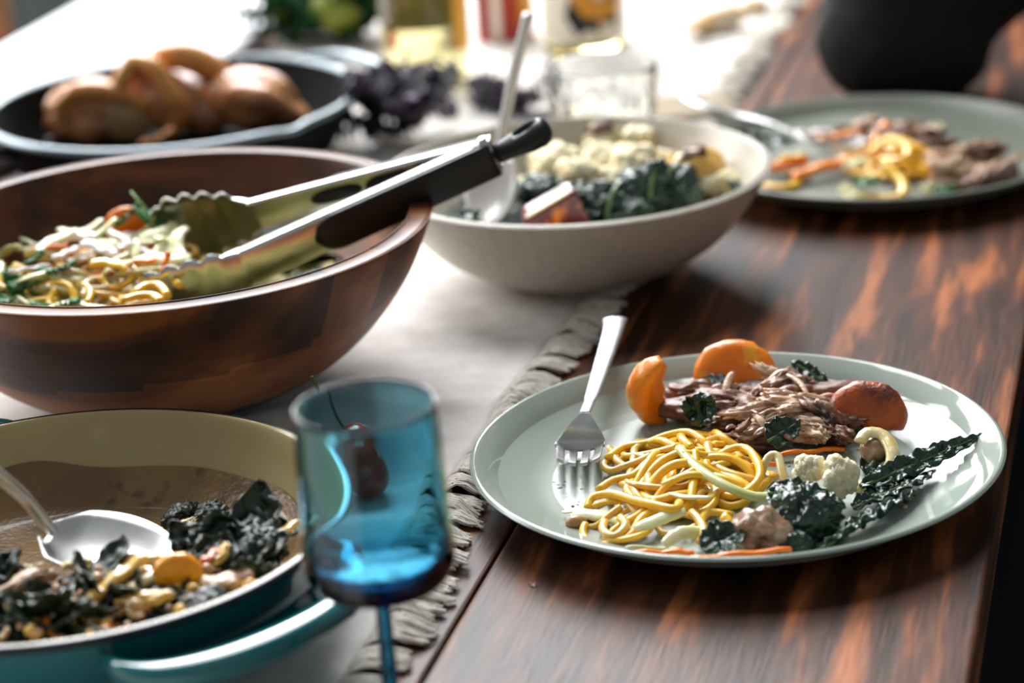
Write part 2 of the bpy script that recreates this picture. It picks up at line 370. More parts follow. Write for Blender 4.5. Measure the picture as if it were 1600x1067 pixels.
def crescent_bm(R, r, a0, a1, flat=1.0, seed=0, n=24, k=14):
    "curved wedge of squash: fat in the middle, tapering to both ends"
    bm = bmesh.new(); rings = []
    for i in range(n+1):
        s = i/n; a = a0+(a1-a0)*s; rr = r*pw(sin(pi*(.06+.88*s)), .55)
        ring = []
        sec = [(-1.05, .06), (-.5, .40), (.1, .72), (.5, .86), (.80, .74), (.97, .40), (1.02, 0), (.97, -.40), (.80, -.74), (.5, -.86), (.1, -.72), (-.5, -.40), (-1.05, -.06), (-1.1, 0)]
        for j in range(k):
            cx, cz_ = sec[j]
            q = V((s*5, cx, cz_))+V((seed, 0, 0)); d = 1+.10*noise.noise(q*1.5)+.07*noise.noise(q*5)
            ring.append(bm.verts.new(((R+rr*cx*d)*cos(a), (R+rr*cx*d)*sin(a), rr*cz_*flat*d)))
        rings.append(ring)
    for A, B in zip(rings, rings[1:]):
        for j in range(k): bm.faces.new((A[j], A[(j+1) % k], B[(j+1) % k], B[j]))
    bm.faces.new(rings[0][::-1]); bm.faces.new(rings[-1]); bmesh.ops.recalc_face_normals(bm, faces=bm.faces[:])
    return bm
def shred_bm(L, w, h, seed=0, bend=.2, sub=3):
    bm = blob(L/2, w/2, h/2, sub, .5, 1.7, seed, stretch=(.8, 2.2, 2.2))
    for v in bm.verts:
        v.co.z += bend*L*((v.co.x/(L/2))**2-.3)*.4
        v.co.y += .18*w*noise.noise(V((v.co.x*60, seed, v.co.z*20)))*2
    return bm
def fused(name, parts, mat, vox, parent=None, loc=None, rot=None, smooth_it=3, disp=0):
    "ellipsoids and tapered limbs voxel-fused to one continuous skin"
    bm = bmesh.new()
    for p in parts:
        if p[0] == 'e':
            _, l, r, ro = p; blob(r[0], r[1], r[2], 3, disp, 2, random.random()*9, bm, l, ro)
        else:
            _, pts, rad = p; sp = spline(pts, 5)
            import bisect
            m = len(pts)-1; rr = []
            for i in range(len(sp)):
                u = i/(len(sp)-1)*m; k = min(int(u), m-1); f = u-k; rr.append(rad[k]*(1-f)+rad[k+1]*f)
            tube(sp, rr, 14, bm)
            for q, r_ in ((sp[0], rr[0]), (sp[-1], rr[-1])): blob(r_, r_, r_, 2, 0, 1, 0, bm, q)
    o = obj(name, bm, mat, parent, loc, rot)
    md = o.modifiers.new('r', 'REMESH'); md.mode = 'VOXEL'; md.voxel_size = vox; md.use_smooth_shade = True
    sm = o.modifiers.new('sm', 'SMOOTH'); sm.iterations = smooth_it; sm.factor = .6
    return o
def dup(o, loc=None, rot=None, scale=None, label=None, parent=None, group=None):
    c = o.copy(); C.objects.link(c)
    if parent: c.parent = parent
    if loc is not None: c.location = loc
    if rot is not None: c.rotation_euler = rot
    if scale is not None: c.scale = (scale,)*3 if not isinstance(scale, (tuple, list)) else scale
    if label: c['label'] = label
    if group: c['group'] = group
    for ch in o.children:
        d = ch.copy(); C.objects.link(d); d.parent = c
        for g in ch.children:
            e = g.copy(); C.objects.link(e); e.parent = d
    return c
R_ = random.uniform
def bed_bm(R, zt, zb, Rb, amp, fr, seed, cut=None):
    "lumpy mass of food lying in a bowl: top surface, sloping side, flat underside"
    bm = bmesh.new(); n = 72; m = 26; rings = []
    for i in range(m+1):
        r = R*i/m; ring = []
        for k in range(n if i else 1):
            a = 2*pi*k/n; x, y = r*cos(a), r*sin(a); z = zt+amp*(noise.noise(V((x*fr, y*fr, seed)))+.5*noise.noise(V((x*fr*2.5, y*fr*2.5, seed))))
            ring.append(bm.verts.new((x, y, z-(.35*amp if i == m else 0))))
        rings.append(ring)
    rings.append([bm.verts.new((Rb*cos(2*pi*k/n), Rb*sin(2*pi*k/n), zb)) for k in range(n)])
    for k in range(n): bm.faces.new((rings[0][0], rings[1][k], rings[1][(k+1) % n]))
    for A, B in zip(rings[1:], rings[2:]):
        for k in range(n): bm.faces.new((A[k], B[k], B[(k+1) % n], A[(k+1) % n]))
    bm.faces.new(rings[-1][::-1]); return bm
# ================================================================== SETTING
TZ = -.75
def struct(name, bm, mat, smooth=False):
    o = obj(name, bm, mat, smooth=smooth); o['kind'] = 'structure'; return o
bm = bmesh.new(); box(bm, -6, 4, -3, 4.4, TZ-.1, TZ); struct('floor', bm, 'floor')
bm = bmesh.new(); wx0, wx1, wz0, wz1 = -3.08, -.82, .75, 2.75
box(bm, -6, wx0, 4.1, 4.25, TZ, 3.2); box(bm, wx1, 4, 4.1, 4.25, TZ, 3.2); box(bm, wx0, wx1, 4.1, 4.25, TZ, wz0); box(bm, wx0, wx1, 4.1, 4.25, wz1, 3.2)
struct('wall_back', bm, 'wall')
bm = bmesh.new()
box(bm, wx0, wx0+.05, 4.0, 4.12, wz0, wz1); box(bm, wx1-.05, wx1, 4.0, 4.12, wz0, wz1); box(bm, wx0, wx1, 4.0, 4.12, wz0, wz0+.05); box(bm, wx0, wx1, 4.0, 4.12, wz1-.05, wz1)
for x in (-2.32, -1.58): box(bm, x-.02, x+.02, 3.96, 4.0, wz0, wz1)
box(bm, wx0, wx1, 3.96, 4.0, 1.73, 1.76)
struct('window_1', bm, 'frame')
bm = bmesh.new()
for x0, x1, y0, y1 in ((-1.06, 1.06, .60, .66), (-1.06, 1.06, -.66, -.60), (-1.06, -1.0, -.66, .66), (1.0, 1.06, -.66, .66)): box(bm, x0, x1, y0, y1, -.03, .06)
o = struct('window_2', bm, 'frame'); o.location = (-1.35, 3.1, 3.05); o.rotation_euler = (V((-.4, 1.2, 0))-V((-1.35, 3.1, 3.05))).to_track_quat('-Z', 'Y').to_euler()
# ================================================================== TABLE
table = thing('dining_table', 'long dining table of stained brown planks under the linen runner', 'table', (-.563, 1.9, TZ))
tx0, tx1 = -1.055, -.071
xs = [-1.055, -.776, -.541, -.306, -.071]
for i in range(4):
    bm = bmesh.new(); x0, x1 = xs[i]+.0006, xs[i+1]-.0006; zt = [0, .0003, 0, .0004][i]
    box(bm, x0+.563, x1+.563, .25-1.9, 3.3-1.9, -.032-TZ, -zt-TZ); bevel(bm, .0018, 2)
    obj('plank', bm, 'table', table, smooth=False)
bm = bmesh.new(); box(bm, -.43, .43, -1.5, 1.25, .62, .717); 
obj('apron', bm, 'table_edge', table, smooth=False)
for sx in (-1, 1):
    for y in (-1.45, 1.2):
        bm = bmesh.new(); box(bm, sx*.40-.04, sx*.40+.04, y-.04, y+.04, 0, .715); bevel(bm, .004); obj('leg', bm, 'table_edge', table, smooth=False)
# ================================================================== RUNNER
RX0, RX1 = -.775, -.352
def cz(x, y):
    z = .0014+.0012*noise.noise(V((x*9, y*5, 0)))+.0006*noise.noise(V((x*30, y*22, 3)))
    for yc, a, sl in ((1.222, .004, .18), (1.32, .0022, -.2), (1.10, .003, .1), (1.02, .003, -.15), (1.86, .004, .1), (1.98, .004, -.1), (2.1, .004, .1), (2.2, .005, -.05)):
        d = (y-yc-sl*(x+.35))/.012; z += a*math.exp(-d*d)*(.35+.65*max(0, min(1, (x+.62)/.2)))
    for bx, by, br in ((-.553, 1.237, .075), (-.489, .944, .115), (-.362, 1.462, .07), (-.737, 1.701, .13), (-.3155, .892, .03)):
        if (x-bx)**2+(y-by)**2 < br*br: return .0008
    return max(z, .0008)
def rxe(y): return RX1+.006*noise.noise(V((y*7, 5, 0)))+.012*noise.noise(V((y*1.7, 1, 0)))+(.018*max(0, min(1, (1.12-y)/.15)))
def rxl(y): return RX0+.008*noise.noise(V((y*5, 15, 0)))
runner = thing('table_runner', 'pale linen table runner with frayed edges lying along the table', 'table runner', (-.563, 1.5, 0))
bm = bmesh.new(); nx, ny = 70, 360; Y0, Y1 = .3, 3.2; g = []
for j in range(ny+1):
    y = Y0+(Y1-Y0)*j/ny; a, b = rxl(y), rxe(y)
    g.append([bm.verts.new((a+(b-a)*i/nx+.563, y-1.5, cz(a+(b-a)*i/nx, y))) for i in range(nx+1)])
for j in range(ny):
    for i in range(nx): bm.faces.new((g[j][i], g[j][i+1], g[j+1][i+1], g[j+1][i]))
solid(obj('cloth', bm, 'cloth', runner), .0007, -1)
bm = bmesh.new(); random.seed(3)
y = .5
while y < 2.9:
    gap = R_(.007, .015); n = int(gap/.00036); side_c = R_(-.30, .30); Lc = R_(.022, .029); lift = R_(.001, .006)
    for k in range(n):
        t = k/max(1, n-1)-.5; yy = y+gap*(t+.5); x0 = rxe(yy)-.001; L = Lc*R_(.8, 1.1); z0 = cz(x0, yy)
        conv = -t*gap*R_(.0, .45); pts = []
        for s in range(6):
            u = s/5
            pts.append((x0+L*u+.563, yy+conv*u**.7+side_c*L*u*u+R_(-.0006, .0006)-1.5, max(.0007, z0+lift*sin(pi*min(1, u*1.1))*1.2+R_(0, .0012)*(.3+u))))
        tube(pts, R_(.0005, .0008), 4, bm, cap=False)
    y += gap*R_(.9, 1.08)
y = 1.9
while y < 2.4:
    x0 = rxl(y); pts = [(x0+.563-.018*s/4, y-1.5+R_(-.001, .001)*s, .0015) for s in range(5)]; tube(pts, .0006, 4, bm, cap=False); y += .0025
fr = obj('fringe', bm, 'fringe', runner); fr['kind'] = 'stuff'
# white cloth, far left
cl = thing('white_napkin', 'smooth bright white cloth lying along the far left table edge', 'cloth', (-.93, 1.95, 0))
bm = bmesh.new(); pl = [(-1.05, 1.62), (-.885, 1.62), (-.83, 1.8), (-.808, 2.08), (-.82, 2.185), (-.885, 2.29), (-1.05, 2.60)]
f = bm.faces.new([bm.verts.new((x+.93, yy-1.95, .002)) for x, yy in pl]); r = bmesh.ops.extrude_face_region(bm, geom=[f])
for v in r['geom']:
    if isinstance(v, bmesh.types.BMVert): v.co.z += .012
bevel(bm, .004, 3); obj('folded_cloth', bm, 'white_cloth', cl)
# ================================================================== PLATES
def plate(name, label, cx, cy, R, mat, zr=.0215):
    t = thing(name, label, 'plate', (cx, cy, 0))
    k = R/.1353
    outer = [(0, .0022), (.062*k, .0022), (.066*k, 0), (.072*k, 0), (.076*k, .0022), (.10*k, .0065), (.122*k, .0125), (R-.0006, zr-.0022), (R, zr-.0008), (R-.0012, zr)]
    inner = [(R-.0032, zr-.0006), (R-.010, zr-.0055), (.118*k, .0088), (.112*k, .0066), (.1085*k, .0058), (.10*k, .0054), (0, .0052)]
    prof = smooth_prof([(a, b) for a, b in outer+inner], 4)
    prof = [(max(0, p[0]), p[1]) for p in prof]; prof[0] = (0, .0022); prof[-1] = (0, .0052)
    obj('plate_body', lathe(prof, 160), mat, t); return t
PC = V((-.204, 1.132, 0))
plate('dinner_plate', 'glossy pale sage plate with noodles, meat and kale near the table edge', PC.x, PC.y, .1353, 'sage')
plate('dinner_plate', 'matte grey green plate of leftovers in front of the black sleeve', -.193, 1.695, .1377, 'sage_dark')
# ================================================================== WHITE BOWL
WB = V((-.362, 1.462, .0012)); WR, WZ = .1262, .069
wb = thing('serving_bowl', 'wide cream stoneware bowl of roasted cauliflower and kale', 'bowl', WB)
o_ = [(0, .004), (.046, .004), (.049, 0), (.054, 0), (.057, .004), (.075, .0105), (.098, .027), (.115, .048), (WR-.0004, WZ-.003), (WR-.0003, WZ-.001), (WR-.0025, WZ)]
i_ = [(WR-.005, WZ-.0015), (.110, .049), (.093, .030), (.070, .0165), (.045, .011), (0, .010)]
pr = smooth_prof(o_+i_, 5); pr[0] = (0, .004); pr[-1] = (0, .010)
obj('bowl_body', lathe([(max(0, p[0]), p[1]) for p in pr], 140), 'cream_bowl', wb)
# ================================================================== WOODEN BOWL (staves of different woods)
OB = V((-.553, 1.237, .0012)); OR, OZ = .1575, .10
ob = thing('salad_bowl', 'large round wooden salad bowl with mixed brown staves and pale rim', 'bowl', OB)
o_ = [(0, .002), (.050, .002), (.055, 0), (.062, 0), (.072, .004), (.098, .0175), (.122, .038), (.143, .066), (OR-.0006, OZ-.003), (OR-.0012, OZ-.0006), (OR-.0026, OZ)]
i_ = [(OR-.0115, OZ), (OR-.0135, OZ-.0016), (.135, .072), (.118, .045), (.094, .025), (.06, .013), (0, .011)]
po = smooth_prof(o_, 6); pi_ = smooth_prof(i_, 6)
pr = [(max(0, p[0]), p[1]) for p in po+pi_]; pr[0] = (0, .002); pr[-1] = (0, .011)
bm = lathe(pr, 180)
for f in bm.faces:
    c = f.calc_center_median(); r = sqrt(c.x**2+c.y**2); out = f.normal
    f.normal_update(); outer_side = (f.normal.x*c.x+f.normal.y*c.y) > 0 if r > .02 else False
    # lamination planes tilted across the blank
    h = c.z+.10*c.x*-.9-.05*c.y
    a = atan2(c.y, c.x)
    f.material_index = 1 if h < .052 and h > .014 else (2 if h <= .014 else 0)
    if c.z > .055 and a > -.55 and a < -.28: f.material_index = 1
o = obj('bowl_body', bm, [M['bowl_wood'], M['bowl_wood_pale'], M['bowl_wood_dark']], ob)
# ================================================================== TEAL PAN
TB = V((-.489, .944, .0012)); TR, TZ2 = .1345, .0515
tp = thing('enamel_pan', 'shallow teal enamel pan with loop handles and sand coloured inside', 'pan', TB)
o_ = [(0, .001), (.085, .001), (.100, .004), (.115, .018), (.127, .038), (TR-.0006, TZ2-.004)]
po = [(max(0, p[0]), p[1]) for p in smooth_prof(o_, 6)]; po[0] = (0, .001)
obj('pan_shell', lathe(po, 150), 'teal', tp)
ri = smooth_prof([(TR-.0006, TZ2-.004), (TR+.0004, TZ2-.002), (TR-.0004, TZ2), (TR-.003, TZ2+.0002)], 4)
tag(obj('rim', lathe(ri, 150), 'black_rim', tp), 'dark bare iron rim')
ii = smooth_prof([(TR-.003, TZ2+.0002), (TR-.0055, TZ2-.002), (.123, .034), (.114, .018), (.103, .0085), (.09, .0062), (0, .006)], 6); ii[-1] = (0, .006)
obj('pan_lining', lathe([(max(0, p[0]), p[1]) for p in ii], 150), 'enamel_in', tp)
def film_top(a): return .0255+.004*noise.noise(V((cos(a)*3, sin(a)*3, 0)))+.006*pw(sin(a*3+1.2), 3)
LIN = [(0, .006), (.09, .0062), (.103, .0085), (.109, .0125), (.114, .018), (.119, .026), (.123, .034)]
def film_fn(r, z, a):
    h = film_top(a); s = z
    if s < .4: return (.09*s/.4, .0072)
    zz = .0063+(h-.0063)*((s-.4)/.6)
    for (r0, z0), (r1, z1) in zip(LIN, LIN[1:]):
        if z0 <= zz <= z1: rr = r0+(r1-r0)*(zz-z0)/(z1-z0)
    return (rr-.0010, zz+.0009)
obj('sauce_film', lathe([(1, i/24) for i in range(25)], 150, fn=film_fn), 'film', tp)
def loop_handle(cang, half, proj, z, w, name, parent, Rr, mat, thick=.006, n=40):
    "flat cast loop: outer bar joined to the rim on both ends, open slot between"
    bm = bmesh.new(); rings = []
    for i in range(n+1):
        s = -1+2*i/n; a = cang+half*s; e = (1-abs(s)**4)
        Ro = Rr-.004+proj*(e**.6); zc = z+.002*e
        d = V((cos(a), sin(a), 0)); hw = w*(.6+.4*e)*.5
        rings.append([bm.verts.new(d*(Ro+x)+V((0, 0, zc+q))) for x, q in ((-hw, -thick*.5), (-hw*.4, -thick), (hw*.5, -thick), (hw, -thick*.35), (hw, thick*.2), (hw*.55, thick*.5), (-hw*.6, thick*.5), (-hw, thick*.2))])
    for A, B in zip(rings, rings[1:]):
        for k in range(8): bm.faces.new((A[k], A[(k+1) % 8], B[(k+1) % 8], B[k]))
    bm.faces.new(rings[0][::-1]); bm.faces.new(rings[-1]); bmesh.ops.recalc_face_normals(bm, faces=bm.faces[:])
    return obj(name, bm, mat, parent)
q = at(375, 965, .043)-TB; ha = atan2(q.y, q.x)
def handle_teal(a):
    loop_handle(a, .47, .034, .040, .015, 'handle', tp, TR, 'teal', .008)
    bm = bmesh.new(); rings = []
    for i in range(25):                                   # webbed floor joining loop and shell, recessed below the lip
        aa = a+.42*(-1+2*i/24); d = V((cos(aa), sin(aa), 0)); e = (1-abs(-1+2*i/24)**4)
        rings.append([bm.verts.new(d*(TR-.007)+V((0, 0, .030))), bm.verts.new(d*(TR-.002+.030*e**.6)+V((0, 0, .034))), bm.verts.new(d*(TR-.004+.030*e**.6)+V((0, 0, .029))), bm.verts.new(d*(TR-.013)+V((0, 0, .024)))])
    for A, B in zip(rings, rings[1:]):
        for k in range(4): bm.faces.new((A[k], A[(k+1) % 4], B[(k+1) % 4], B[k]))
    bmesh.ops.recalc_face_normals(bm, faces=bm.faces[:]); obj('handle_web', bm, 'teal', tp)
handle_teal(ha); handle_teal(ha+pi)
# ================================================================== IRON PAN
IB = V((-.737, 1.701, .0012)); IR, IZ = .1455, .05
ip = thing('iron_skillet', 'black cast iron skillet with pour spouts holding roast chicken', 'pan', IB)
sp1 = at(345, 90, .05)-IB; sp2 = at(455, 200, .05)-IB
spa = [atan2(sp1.y, sp1.x), atan2(sp2.y, sp2.x)]
def ispout(r, z, a):
    b = 0
    for s in spa:
        d = (a-s+pi) % (2*pi)-pi; b = max(b, math.exp(-(d/.09)**2))
    k = max(0, (z-.03)/.02)
    return (r+b*.0045*k, z-b*.0015*k)
pr = smooth_prof([(0, .001), (.105, .001), (.116, .003), (.130, .020), (IR-.002, IZ-.004), (IR, IZ-.002), (IR, IZ), (IR-.0055, IZ+.0002), (IR-.0065, IZ-.002), (.128, .022), (.117, .009), (.10, .0065), (0, .0065)], 5)
pr = [(max(0, p[0]), p[1]) for p in pr]; pr[0] = (0, .001); pr[-1] = (0, .0065)
obj('pan_body', lathe(pr, 150, fn=ispout), 'iron', ip)
obj('rim', lathe([(IR+.0004, IZ-.0035), (IR+.0006, IZ+.0003), (IR-.0058, IZ+.0006), (IR-.0068, IZ-.0015)], 150, fn=ispout), 'iron_rim', ip)
q = at(575, 100, .045)-IB; a = atan2(q.y, q.x)
loop_handle(a, .36, .036, .045, .012, 'helper_handle', ip, IR, 'iron_rim', .007)
# long handle on the other side
a2 = a+pi; d = V((cos(a2), sin(a2), 0)); s = V((-sin(a2), cos(a2), 0))
bm = bmesh.new(); rings = []
for i in range(15):
    u = i/14; w = .022-.008*sin(pi*min(1, u*1.15))+.004*(u > .9); c = d*(IR-.006+.125*u)+V((0, 0, .043+.010*u))
    rings.append([bm.verts.new(c+s*(w*x)+V((0, 0, z))) for x, z in ((-1, -.003), (-.8, -.006), (.8, -.006), (1, -.003), (1, .001), (.7, .004), (-.7, .004), (-1, .001))])
for A, B in zip(rings, rings[1:]):
    for k in range(8): bm.faces.new((A[k], A[(k+1) % 8], B[(k+1) % 8], B[k]))
bm.faces.new(rings[0][::-1]); bm.faces.new(rings[-1]); obj('long_handle', bm, 'iron', ip)
# ------------------------------------------------------------------ roast birds
def rz(a): return TH+a
random.seed(11)
t = tag(fused('roast_quail', [('e', (-.003, 0, .022), (.036, .027, .025), (0, .15, 0)), ('e', (-.026, -.004, .014), (.016, .018, .016), None),
    ('e', (-.004, -.016, .010), (.020, .014, .014), None)],
    'chicken', .0018, loc=at(140, 222, .012)+V((0, .02, 0)), rot=(0, 0, rz(.05)), disp=.1), 'browned roast bird half with a curved wing, leftmost in the iron skillet', 'poultry')
fused('wing', [('l', [(-.026, -.016, .030), (-.010, -.022, .042), (.018, -.024, .040), (.040, -.020, .026), (.050, -.016, .014)], [.007, .0085, .007, .0052, .0035])], 'chicken_tan', .0016, parent=t, disp=.12, smooth_it=2)
o = fused('breast', [('e', (.022, -.014, .016), (.024, .013, .020), (0, .3, .1))], 'chicken_pale', .002, parent=t, disp=.1); tag(o, 'pale tan breast side')
t = tag(fused('roast_quail', [('e', (0, 0, .026), (.038, .026, .026), (0, .35, -.2)), ('e', (-.020, .004, .044), (.018, .016, .020), (0, .4, 0)), ('e', (.030, -.006, .012), (.026, .020, .016), None),
    ],
    'chicken', .0018, loc=at(250, 215, .012)+V((0, .022, 0)), rot=(0, 0, rz(0)), disp=.2, smooth_it=2), 'roast bird standing highest in the middle of the skillet', 'poultry')
mid_ = [o_ for o_ in C.objects if o_.name == 'roast_quail.001'][0]
fused('wing', [('l', [(-.020, -.016, .062), (-.004, -.024, .058), (.008, -.030, .038), (.014, -.030, .020), (.006, -.030, .008)], [.006, .008, .0085, .0085, .007]), ('l', [(-.020, -.016, .062), (-.030, -.020, .050), (-.034, -.022, .036)], [.007, .008, .007])], 'chicken_tan', .0016, parent=mid_, disp=.12, smooth_it=2)
t2 = tag(fused('roast_drumstick', [('l', [(-.032, 0, .004), (-.010, 0, .010), (.014, 0, .004), (.034, 0, -.008)], [.009, .012, .010, .006])], 'chicken_tan', .0018,
    loc=at(292, 112, .062)+V((0, .01, 0)), rot=(0, .1, rz(0)), disp=.1), 'golden drumstick lying across the back of the middle roast bird', 'poultry')
t = tag(fused('roast_quail', [('e', (0, 0, .024), (.036, .028, .026), (0, .25, 0)), ('e', (.024, -.004, .014), (.022, .017, .013), (0, .5, 0)),
    ('l', [(-.010, -.020, .034), (.012, -.024, .030), (.032, -.020, .014), (.044, -.014, .004)], [.010, .011, .008, .005])],
    'chicken', .0018, loc=at(388, 212, .012)+V((0, .02, 0)), rot=(0, 0, rz(-.05)), disp=.1), 'plump roast bird half, rightmost in the iron skillet', 'poultry')
tag(fused('wing_bone', [('l', [(-.012, 0, 0), (0, 0, .002), (.012, 0, .008)], [.0022, .002, .003])], 'chicken_tan', .0009, loc=at(245, 222, .02), rot=(0, 0, rz(0))), 'thin bare bone sticking up near the front rim of the skillet', 'bone')
# ================================================================== TONGS
tongs = thing('serving_tongs', 'steel serving tongs with black grips resting on the wooden bowl rim', 'tongs', (-.368, 1.303, .1245))
X = (V((-.578, 1.27, .056))-V(tongs.location)); Lt = X.length; X.normalize()
Yv = (V((-.594, 1.30, .062))-V((-.563, 1.24, .052))); Yv = (Yv-X*Yv.dot(X)).normalized(); Zv = X.cross(Yv)
if Zv.z < 0: Yv, Zv = -Yv, -Zv
tongs.rotation_euler = Matrix((X, Yv, Zv)).transposed().to_euler()
def tong_arm(side):
    "side +1 rear arm, -1 front arm; channel: outer web + two flanges turned inward; ends in a scalloped head"
    bm = bmesh.new(); n = 160; rings = []; Lh = Lt*.72
    half = .040
    for i in range(n+1):
        u = i/n; x = Lt*u
        y = side*(.0035+half*u**.95)
        hh = .0105+.0015*u
        fl = .009*(1-.25*u); hb = None
        if u > .70:
            v = (u-.70)/.30; hh = .0120+.0110*sin(pi*min(1, v*1.3)*.5); hh *= (1 if v < .78 else max(.15, sqrt(max(0, 1-((v-.78)/.22)**2))))
            sc = abs(sin((v-.12)*pi*5.6)); 
            hb = hh
            if v > .12: hh += .0040*sc-.001
            fl = .0066*max(.2, 1-v*5)
            cup = .010*sin(pi*v)
            y += side*cup*.4
            if v > .85: y -= side*.010*((v-.85)/.15)**2
        t = .0010
        # section from lower flange tip, round the web, to upper flange tip (outer), back (inner)
        hb = hb or hh
        so = [(-hh*1.0, -fl), (-hh, -.001), (-hb*.86, 0), (hb*.86, 0), (hh, -.001), (hh*1.0, -fl)]
        si = [((z-.001*(1 if z > 0 else -1)), yy if abs(yy) > .005 else yy-.0011) for z, yy in reversed(so)]
        rings.append([bm.verts.new((x, y+side*yy, z)) for z, yy in so+si])
    m = len(rings[0])
    for A, B in zip(rings, rings[1:]):
        for k in range(m): bm.faces.new((A[k], A[(k+1) % m], B[(k+1) % m], B[k]))
    bm.faces.new(rings[0][::-1]); bm.faces.new(rings[-1]); bmesh.ops.recalc_face_normals(bm, faces=bm.faces[:])
    arm = obj('arm', bm, 'steel', tongs)
    # rubber grip hugging the outer web
    gb = bmesh.new(); rings = []
    for i in range(31):
        w = i/30; u = .0+.50*w; x = Lt*u+.001; y = side*(.0035+half*u**.95)
        e = min(1, sqrt(max(0, 1-((w-.86)/.14)**2))) if w > .86 else 1
        hh = (.0112+.0015*u)*max(.05, e)
        rings.append([gb.verts.new((x, y+side*yy, z)) for z, yy in ((-hh, .0002), (-hh*1.0, .0018), (-hh*.85, .0026), (hh*.80, .0026), (hh*.92, .0018), (hh*.92, .0002))])
    for A, B in zip(rings, rings[1:]):
        for k in range(6): gb.faces.new((A[k], A[(k+1) % 6], B[(k+1) % 6], B[k]))
    gb.faces.new(rings[0][::-1]); gb.faces.new(rings[-1]); bmesh.ops.recalc_face_normals(gb, faces=gb.faces[:])
    tag(obj('grip', gb, 'rubber', arm), 'black rubber grip')
    for u0 in (.30, .46, ):
        sb = bmesh.new(); ring = []; x = Lt*u0; y = side*(.0035+half*u0**.95)
        pts = [(x+Lt*.055*cos(b)+(Lt*.02 if cos(b) > 0 else -Lt*.02), .0042*sin(b)) for b in [2*pi*k/20 for k in range(20)]]
        lo = [sb.verts.new((a_, y+side*(half*.95*(a_-x)/Lt)-side*.0014, b_)) for a_, b_ in pts]
        hi = [sb.verts.new((a_, y+side*(half*.95*(a_-x)/Lt)-side*.0020, b_)) for a_, b_ in pts]
        for k in range(20): sb.faces.new((lo[k], lo[(k+1) % 20], hi[(k+1) % 20], hi[k]))
        sb.faces.new(hi); sb.faces.new(lo[::-1]); bmesh.ops.recalc_face_normals(sb, faces=sb.faces[:])
        tag(obj('slot', sb, 'rubber', arm), 'black oval insert')
tong_arm(1); tong_arm(-1)
bm = bmesh.new(); tube([(.004, 0, -.0125), (.004, 0, .0128)], .0028, 14, bm); obj('hinge_pin', bm, 'steel', tongs)
bm = bmesh.new(); tube([(.052, .008, .0), (.050, -.004, .002), (.046, -.010, .004)], .0018, 10, bm); obj('spring', bm, 'steel', tongs)
# hanging loop
bm = bmesh.new()
rr = [(-.0005, .0065, .0058), (-.006, .0068, .006), (-.014, .0085, .0068), (-.022, .0105, .008), (-.030, .0105, .008), (-.0335, .0085, .0068), (-.035, .0045, .004)]
rings = []
for x, a_, b_ in rr: rings.append([bm.verts.new((x, a_*cos(2*pi*k/20), b_*sin(2*pi*k/20))) for k in range(20)])
for A, B in zip(rings, rings[1:]):
    for k in range(20): bm.faces.new((A[k], A[(k+1) % 20], B[(k+1) % 20], B[k]))
bm.faces.new(rings[0][::-1]); bm.faces.new(rings[-1]); bmesh.ops.recalc_face_normals(bm, faces=bm.faces[:])
pull = obj('pull_ring', bm, 'rubber', tongs); tag(pull, 'black rubber hanging ring')
cb = bmesh.new(); bmesh.ops.create_cone(cb, cap_ends=True, segments=24, radius1=.0062, radius2=.0062, depth=.05)
for v in cb.verts: v.co = V((v.co.x*1.35-.0225, v.co.y*.78, v.co.z))
cut = obj('cutter', cb, 'rubber'); cut.parent = tongs
bpy.context.view_layer.update()
md = pull.modifiers.new('b', 'BOOLEAN'); md.operation = 'DIFFERENCE'; md.object = cut; md.solver = 'EXACT'
bpy.context.view_layer.update()
dg = bpy.context.evaluated_depsgraph_get(); me = bpy.data.meshes.new_from_object(pull.evaluated_get(dg)); pull.modifiers.clear(); pull.data = me
bpy.data.objects.remove(cut)
pull.rotation_euler = (0, radians(8), 0)
